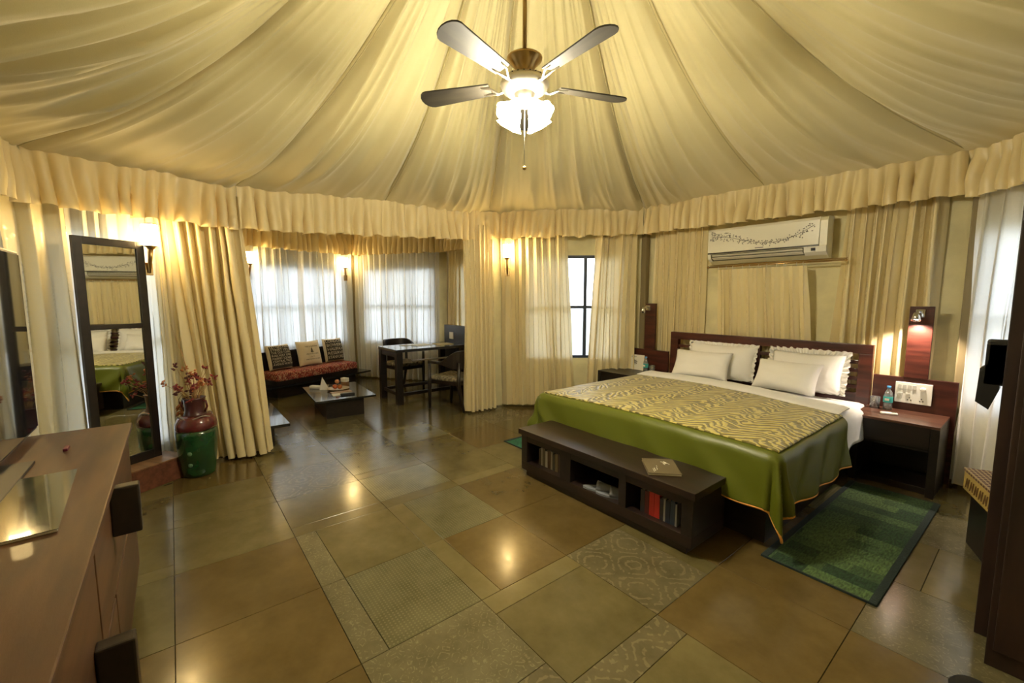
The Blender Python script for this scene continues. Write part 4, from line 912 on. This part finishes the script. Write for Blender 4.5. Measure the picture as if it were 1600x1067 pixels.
def stoolmat():
    m, n, out = nodes('woven_brown'); L = n.links.new; p = N(n, 'BsdfPrincipled'); L(p.outputs[0], out.inputs[0]); p.inputs['Roughness'].default_value = .8
    t = N(n, 'TexCoord'); b = N(n, 'TexBrick'); b.inputs['Scale'].default_value = 1; b.inputs['Brick Width'].default_value = .035; b.inputs['Row Height'].default_value = .022; b.inputs['Mortar Size'].default_value = .004
    b.inputs['Color1'].default_value = (.10, .045, .03, 1); b.inputs['Color2'].default_value = (.07, .03, .02, 1); b.inputs['Mortar'].default_value = (.35, .26, .14, 1); L(t.outputs['Object'], b.inputs[0]); L(b.outputs[0], p.inputs['Base Color']); return m
st = empty('stool', (-.25, 3.77, 0), R(-70), 'low stool with woven brown top and yellow side band beside the wardrobe', 'stool')
bx('base', (.03, .03, 0), (.47, .42, .33), W_DARK, st); bx('side_band', (0, 0, .33), (.50, .45, .44), pm('yellow_band', (.42, .30, .08), .7, bump=.2, bscale=80), st, .006); bx('woven_top', (-.004, -.004, .44), (.504, .454, .462), stoolmat(), st, .006)
def text_mesh(s, size, ext=.0, align='CENTER'):
    c = bpy.data.curves.new('t', 'FONT'); c.body = s; c.size = size; c.align_x = align; c.extrude = ext; c.resolution_u = 2
    o = bpy.data.objects.new('t', c); sc.collection.objects.link(o); dg = bpy.context.evaluated_depsgraph_get(); me = bpy.data.meshes.new_from_object(o.evaluated_get(dg)); bpy.data.objects.remove(o); return me
bm = bmesh.new()
for k in range(7):   # dark loops embroidered on the band
    x0_ = .05 + .065 * k; tube(bm, [(x0_, -.002, .355), (x0_ + .015, -.002, .41), (x0_ + .035, -.002, .36), (x0_ + .045, -.002, .415)], .004, 5)
obj('band_motif', bm, pm('dark_thread', (.16, .09, .03), .8), st)
bm = bmesh.new(); lathe(bm, [(.0001, .03), (.045, .027), (.065, .016), (.075, 0)], (-.06, 2.31, 0), 20); o = obj('door_stop', bm, pm('rubber_black', (.008, .007, .006), .9), None, True); tag(o, 'dark rounded object on the floor at the bottom right corner', 'door stop')

# ---------------- alcove: sofa ----------------
sa = atan2(1.27, -.49)  # direction of the sofa's length
so = empty('sofa', (-7.28, 1.83, 0), sa, 'low dark platform sofa with a red patterned seat under the alcove window', 'sofa')  # local x = length, local y>0 away from the camera side
def redm():
    m, n, out = nodes('red_floral_cloth'); L = n.links.new; p = N(n, 'BsdfPrincipled'); L(p.outputs[0], out.inputs[0]); p.inputs['Roughness'].default_value = .85
    t = N(n, 'TexCoord'); nn = N(n, 'TexNoise'); nn.inputs['Scale'].default_value = 22; nn.inputs['Detail'].default_value = 3; nn.inputs['Distortion'].default_value = 2; L(t.outputs['Object'], nn.inputs[0])
    c = N(n, 'ValToRGB'); c.color_ramp.interpolation = 'CONSTANT'; e = c.color_ramp.elements; e[0].position = 0; e[0].color = (.30, .030, .02, 1); e[1].position = .5; e[1].color = (.42, .07, .04, 1); q = e.new(.56); q.color = (.55, .40, .22, 1); q = e.new(.62); q.color = (.25, .03, .02, 1); q = e.new(.42); q.color = (.08, .02, .02, 1)
    L(nn.outputs[0], c.inputs[0]); L(c.outputs[0], p.inputs['Base Color']); return m
M_RED = redm()
bx('platform', (-.93, -.05, .17), (.98, .50, .20), W_BLACK, so); bx('base', (-.70, .05, 0), (.72, .46, .17), W_DARK, so); bx('seat_frame', (-.74, .0, .20), (.72, .46, .27), W_DARK, so)
bm = bmesh.new(); box(bm, (-.74, -.01, .26), (.72, .45, .385), .03); obj('seat_cushion', bm, M_RED, so, True)
bx('back_panel', (-.76, .46, .2), (.74, .50, .66), W_DARK, so)
M_INK = pm('cushion_ink', (.03, .028, .025), .9); M_CRM = pm('cushion_cream', (.72, .62, .42), .9, bump=.3, bscale=200); M_PALE = pm('cushion_pale', (.58, .52, .38), .9, bump=.3, bscale=200)
def scatter(xl, yl, w, h, lean, yawo, base, label, lines=None, ink=None, black_face=False):
    o, th = pillow('cushion', w, h, .075, (0, 0, 0), 0, 0, base, label, 'cushion', seed=xl * 7)
    cx_ = so.location.x + cos(sa) * xl - sin(sa) * yl; cy_ = so.location.y + sin(sa) * xl + cos(sa) * yl
    o.location = (cx_, cy_, .387); o.rotation_euler = (-lean, 0, sa + yawo)
    def on(x_, z_, off=.004): 
        u = max(-.98, min(.98, x_ / (w / 2))); v = max(-.98, min(.98, (z_ - h / 2) / (h / 2))); return (x_, -th(u, v) - off - .008, z_)
    if black_face:
        bm = bmesh.new(); n = 16; g = [[bm.verts.new(on(-w * .43 + w * .86 * i / n, h * .06 + h * .86 * j / n)) for j in range(n + 1)] for i in range(n + 1)]
        for i in range(n):
            for j in range(n): bm.faces.new((g[i][j], g[i + 1][j], g[i + 1][j + 1], g[i][j + 1]))
        obj('printed_panel', bm, M_INK, o, True)
    for k, (s, size, z_) in enumerate(lines or []):
        me = text_mesh(s, size); xs = [v.co.x for v in me.vertices]; mx_ = max(map(abs, xs)); lim = w * .41; kx = min(1, lim / mx_) if not black_face else lim / mx_
        for v in me.vertices: v.co = V(on(v.co.x * kx, z_ + v.co.y, .012))
        me.materials.append(ink); q = bpy.data.objects.new('lettering', me); link(q, o)
    return o, on
t1, _ = scatter(-.47, .30, .40, .40, R(-14) * -1, R(6), M_CRM, 'black square cushion crowded with cream lettering at the left of the sofa', [('LETTERS PARK', .05, .335), ('STREET HALL', .05, .29), ('THE OLD TOWN', .05, .245), ('RAILWAY LINE', .05, .20), ('MARKET SQUARE', .05, .155), ('CENTRAL WEST', .05, .11), ('AVENUE NORTH', .05, .065)], M_PALE, True)
t2, on2 = scatter(.03, .28, .42, .42, R(14), R(0), M_CRM, 'plain cream cushion with a small dark emblem in the middle of the sofa', [('TREE & GARDENS', .028, .30), ('VINTAGE LINEN', .030, .175), ('No. 12', .022, .135), ('FINE HOUSE GOODS', .026, .09)], M_INK)
bm = bmesh.new()
for k in range(5): zz = .215 + .014 * k; wv = .024 - .004 * k; tube(bm, [on2(-wv, zz - .004, .010), on2(0, zz + .006, .010), on2(wv, zz - .004, .010)], .004, 4)
tube(bm, [on2(0, .20, .010), on2(0, .29, .010)], .003, 4); obj('emblem', bm, M_INK, t2)
t3, _ = scatter(.50, .30, .36, .42, R(14), R(-4), M_CRM, 'black cushion with rows of large cream capital words at the right of the sofa', [('LONDON', .072, .335), ('BOWERS', .072, .265), ('HALIFAX', .072, .195), ('RESERVE', .072, .125), ('STANFORD', .072, .055)], M_PALE, True)

# low bench with red seat at the alcove opening
lb = empty('low_bench', (-5.33, .62, 0), 0, 'low bench with a red seat and black glossy end table, half behind the wide drape', 'bench')
bx('base', (-.45, -.25, 0), (.52, .12, .19), W_DARK, lb); bx('platform', (-.55, -.28, .19), (.56, .26, .22), W_BLACK, lb); bm = bmesh.new(); box(bm, (-.5, -.27, .22), (.53, .08, .33), .03); obj('seat_cushion', bm, M_RED, lb, True)

# coffee table and what is on it
cx0, cx1, cy0, cy1 = -6.42, -5.42, 1.33, 2.05
ct = empty('coffee_table', (-5.92, 1.69, 0), R(-4), 'low black glossy coffee table on a block base in front of the sofa', 'coffee table')
bx('tabletop', (-.52, -.36, .225), (.52, .36, .25), W_BLACK, ct, .004); bx('base', (-.34, -.24, 0), (.46, .22, .225), W_DARK, ct)
TZ = .25
pl = empty('plate', (-5.98, 1.72, TZ), 0, 'round cream plate with a wooden ring base on the coffee table', 'plate'); solid_lathe('dish', [(.0001, .004), (.08, .004), (.10, .01), (.145, .022), (.147, .026), (.10, .016), (.0001, .010)], pm('plate_cream', (.62, .5, .3), .3, coat=.4), pl, n=32)
solid_lathe('foot_ring', [(.05, 0), (.055, 0), (.055, .006), (.05, .006)], W_DARK, pl)
def fruit(x_, y_, z_, r_, col, label):
    q = empty('fruit', (x_, y_, z_), 0, label, 'fruit'); solid_lathe('flesh', [(.0001, -r_ * .9), (r_ * .5, -r_ * .85), (r_ * .9, -r_ * .45), (r_, 0), (r_ * .88, r_ * .5), (r_ * .4, r_ * .85), (.0001, r_ * .78)], pm('fruit_%d' % int(col[1] * 100), col, .35), q, n=16); tb('stalk', [(0, 0, r_ * .78), (.004, 0, r_ * 1.15)], .0018, W_DARK, q, 5)
fruit(-5.99, 1.68, TZ + .016 + .032, .034, (.42, .10, .03), 'reddish apple on the left of the cream plate'); fruit(-5.95, 1.73, TZ + .016 + .031, .033, (.5, .16, .04), 'orange apple on the right of the cream plate'); fruit(-6.03, 1.72, TZ + .016 + .092, .03, (.5, .22, .1), 'peach resting on top of the two apples')
# folded napkin, box, card, folders, pen
bm = bmesh.new(); v_ = [bm.verts.new(p) for p in ((-.07, -.05, 0), (.07, -.05, 0), (.0, .07, 0), (-.05, .0, .17))]
for t_ in ((0, 1, 3), (1, 2, 3), (2, 0, 3), (0, 2, 1)): bm.faces.new([v_[k] for k in t_])
bmesh.ops.subdivide_edges(bm, edges=bm.edges[:], cuts=2)
o = obj('napkin', bm, M_WCOT, None, False, (-6.13, 1.60, TZ)); o.rotation_euler = (0, 0, R(50)); tag(o, 'white napkin folded to a peak behind the plate', 'napkin')
o = bx('rolled_towel', (-.09, -.035, 0), (.09, .035, .045), M_WCOT, None, .018); o.location = (-6.24, 1.50, TZ); o.rotation_euler = (0, 0, R(40)); tag(o, 'small rolled white towel at the back left of the coffee table', 'towel')
tk = empty('snack_box', (-6.15, 1.86, TZ), R(30), 'small cream and brown carton standing behind the plate', 'box'); bx('carton', (-.045, -.03, 0), (.045, .03, .10), pm('carton_brown', (.25, .13, .05), .7), tk); bx('lid', (-.047, -.032, .07), (.047, .032, .125), pm('card_white', (.78, .76, .66), .8), tk)
def flat(name, x_, y_, w, d, h, rz, col, label, cat, zz=TZ):
    r_ = empty(name, (x_, y_, zz), R(rz), label, cat); bx('cover', (-w / 2, -d / 2, 0), (w / 2, d / 2, h), pm('flat_%d' % int(col[0] * 1000), col, .4), r_, .001); bx('inner_sheet', (-w / 2 + .004, -d / 2 + .004, h), (w / 2 - .004, d / 2 - .004, h + .002), pm('sheet_%d' % int(col[0] * 1000), [min(1, c * 1.1 + .01) for c in col], .5), r_, 0)
flat('folder', -5.80, 1.70, .12, .26, .008, 0, (.30, .2, .12), 'thin brown folder nearest the plate on the coffee table', 'folder'); flat('leaflet', -5.66, 1.68, .13, .26, .005, -6, (.62, .6, .52), 'white leaflet on the near half of the coffee table', 'leaflet')
flat('case', -5.60, 1.72, .06, .17, .02, -4, (.02, .02, .022), 'black remote shaped case at the near edge of the coffee table', 'remote')

# desk
dk = empty('desk', (-5.88, 2.93, 0), R(0), 'tall narrow black writing desk with thick legs in the alcove', 'desk')
bx('desktop', (-.33, -.55, .745), (.33, .55, .785), pm('desk_gloss', (.03, .03, .03), .16, coat=.5), dk, .004)
for (x_, y_) in ((-.29, -.50), (.29, -.50), (-.29, .50), (.29, .50)): bx('leg', (x_ - .038, y_ - .045, 0), (x_ + .038, y_ + .045, .745), W_DARK, dk)
bx('stretcher', (.26, -.46, .12), (.30, .46, .165), W_DARKY, dk); bx('stretcher', (-.30, -.46, .12), (-.26, .46, .165), W_DARKY, dk); bx('stretcher', (-.26, -.51, .12), (.26, -.48, .165), W_DARK, dk)
bx('apron', (-.26, -.53, .67), (.26, -.50, .745), W_DARK, dk); bx('foot_rail', (.26, -.3, .60), (.30, .46, .62), M_NICKEL, dk, .002)
ep = empty('power_panel', (-6.05, 3.56, 0), 0, 'dark upright panel with a white socket at the end of the desk', 'panel'); bx('board', (-.20, -.03, 0), (.46, .05, 1.06), pm('panel_wood', (.022, .02, .018), .35, coat=.2), ep); bx('socket_plate', (-.02, -.04, .84), (.10, -.03, .95), M_WHITE, ep, .002)
flat('writing_pad', -5.95, 2.95, .22, .30, .004, 8, (.55, .56, .5), 'white writing pad in the middle of the desk', 'pad', .785); flat('desk_folder', -5.86, 3.28, .24, .26, .005, -5, (.50, .42, .2), 'yellowish folder at the far end of the desk', 'folder', .785)
flat('note_card', -6.02, 2.72, .14, .12, .003, 20, (.45, .46, .42), 'small pale note card at the near end of the desk', 'card', .785)

# desk chairs
M_SEAT = pm('seat_tapestry', (.16, .13, .08), .9, vary=.6, vscale=26, col2=(.34, .30, .2))
def chair(x_, y_, rz, label):
    r = empty('desk_chair', (x_, y_, 0), rz, label, 'chair', None)     # faces local +x
    bm = bmesh.new(); box(bm, (-.24, -.23, .40), (.24, .23, .46), .02); obj('seat', bm, M_SEAT, r, True); bx('seat_frame', (-.23, -.22, .35), (.24, .22, .40), W_DARK, r)
    for s in (-1, 1):
        tb('leg', [(.24, s * .235, 0), (.23, s * .245, .35), (.22, s * .255, .62)], [.02, .026, .020], W_DARK, r, 8)
        tb('leg', [(-.30, s * .20, 0), (-.23, s * .215, .35), (-.26, s * .235, .66)], [.02, .027, .022], W_DARK, r, 8)
    vs, fs = [], []; n = 28
    for k in range(n + 1):                                               # horseshoe arm and back
        a = R(62) + R(236) * k / n; c_, s_ = cos(a), sin(a); bk = smooth01((-c_ + .15) / .9)
        px_, py_ = -.02 + .27 * c_ , .28 * s_
        if k == 0 or k == n: px_ = .22
        zb, zt = .63 + .02 * bk - .08 * bk, .665 + .15 * bk; th = .022
        for (dr_, z_) in ((1, zb), (1, zt), (-1, zt), (-1, zb)): vs.append((px_ + dr_ * th * c_ - .02 * bk * (z_ - .6) * 3, py_ + dr_ * th * s_, z_))
    for k in range(n):
        for q in range(4): fs.append((k * 4 + q, k * 4 + (q + 1) % 4, (k + 1) * 4 + (q + 1) % 4, (k + 1) * 4 + q))
    fs.append((0, 1, 2, 3)); fs.append((n * 4 + 3, n * 4 + 2, n * 4 + 1, n * 4)); o = obj('backrest', (vs, fs), W_DARK, r, False)
    bv = o.modifiers.new('round', 'BEVEL'); bv.width = .006; bv.segments = 2
    bx('back_slat', (-.285, -.13, .40), (-.255, .13, .62), W_DARK, r)
    return r
chair(-5.02, 2.98, R(202), 'black armchair with a patterned seat nearest the camera, facing the desk'); chair(-6.62, 2.95, R(8), 'black armchair with a curved back on the window side of the desk')
# dark wooden shelf corner peeking past the drape
o = bx('side_shelf', (-6.9, .28, 1.12), (-6.5, .52, 1.15), W_DARK, None); tag(o, 'small dark wooden shelf on the alcove side wall, just past the wide drape', 'shelf')
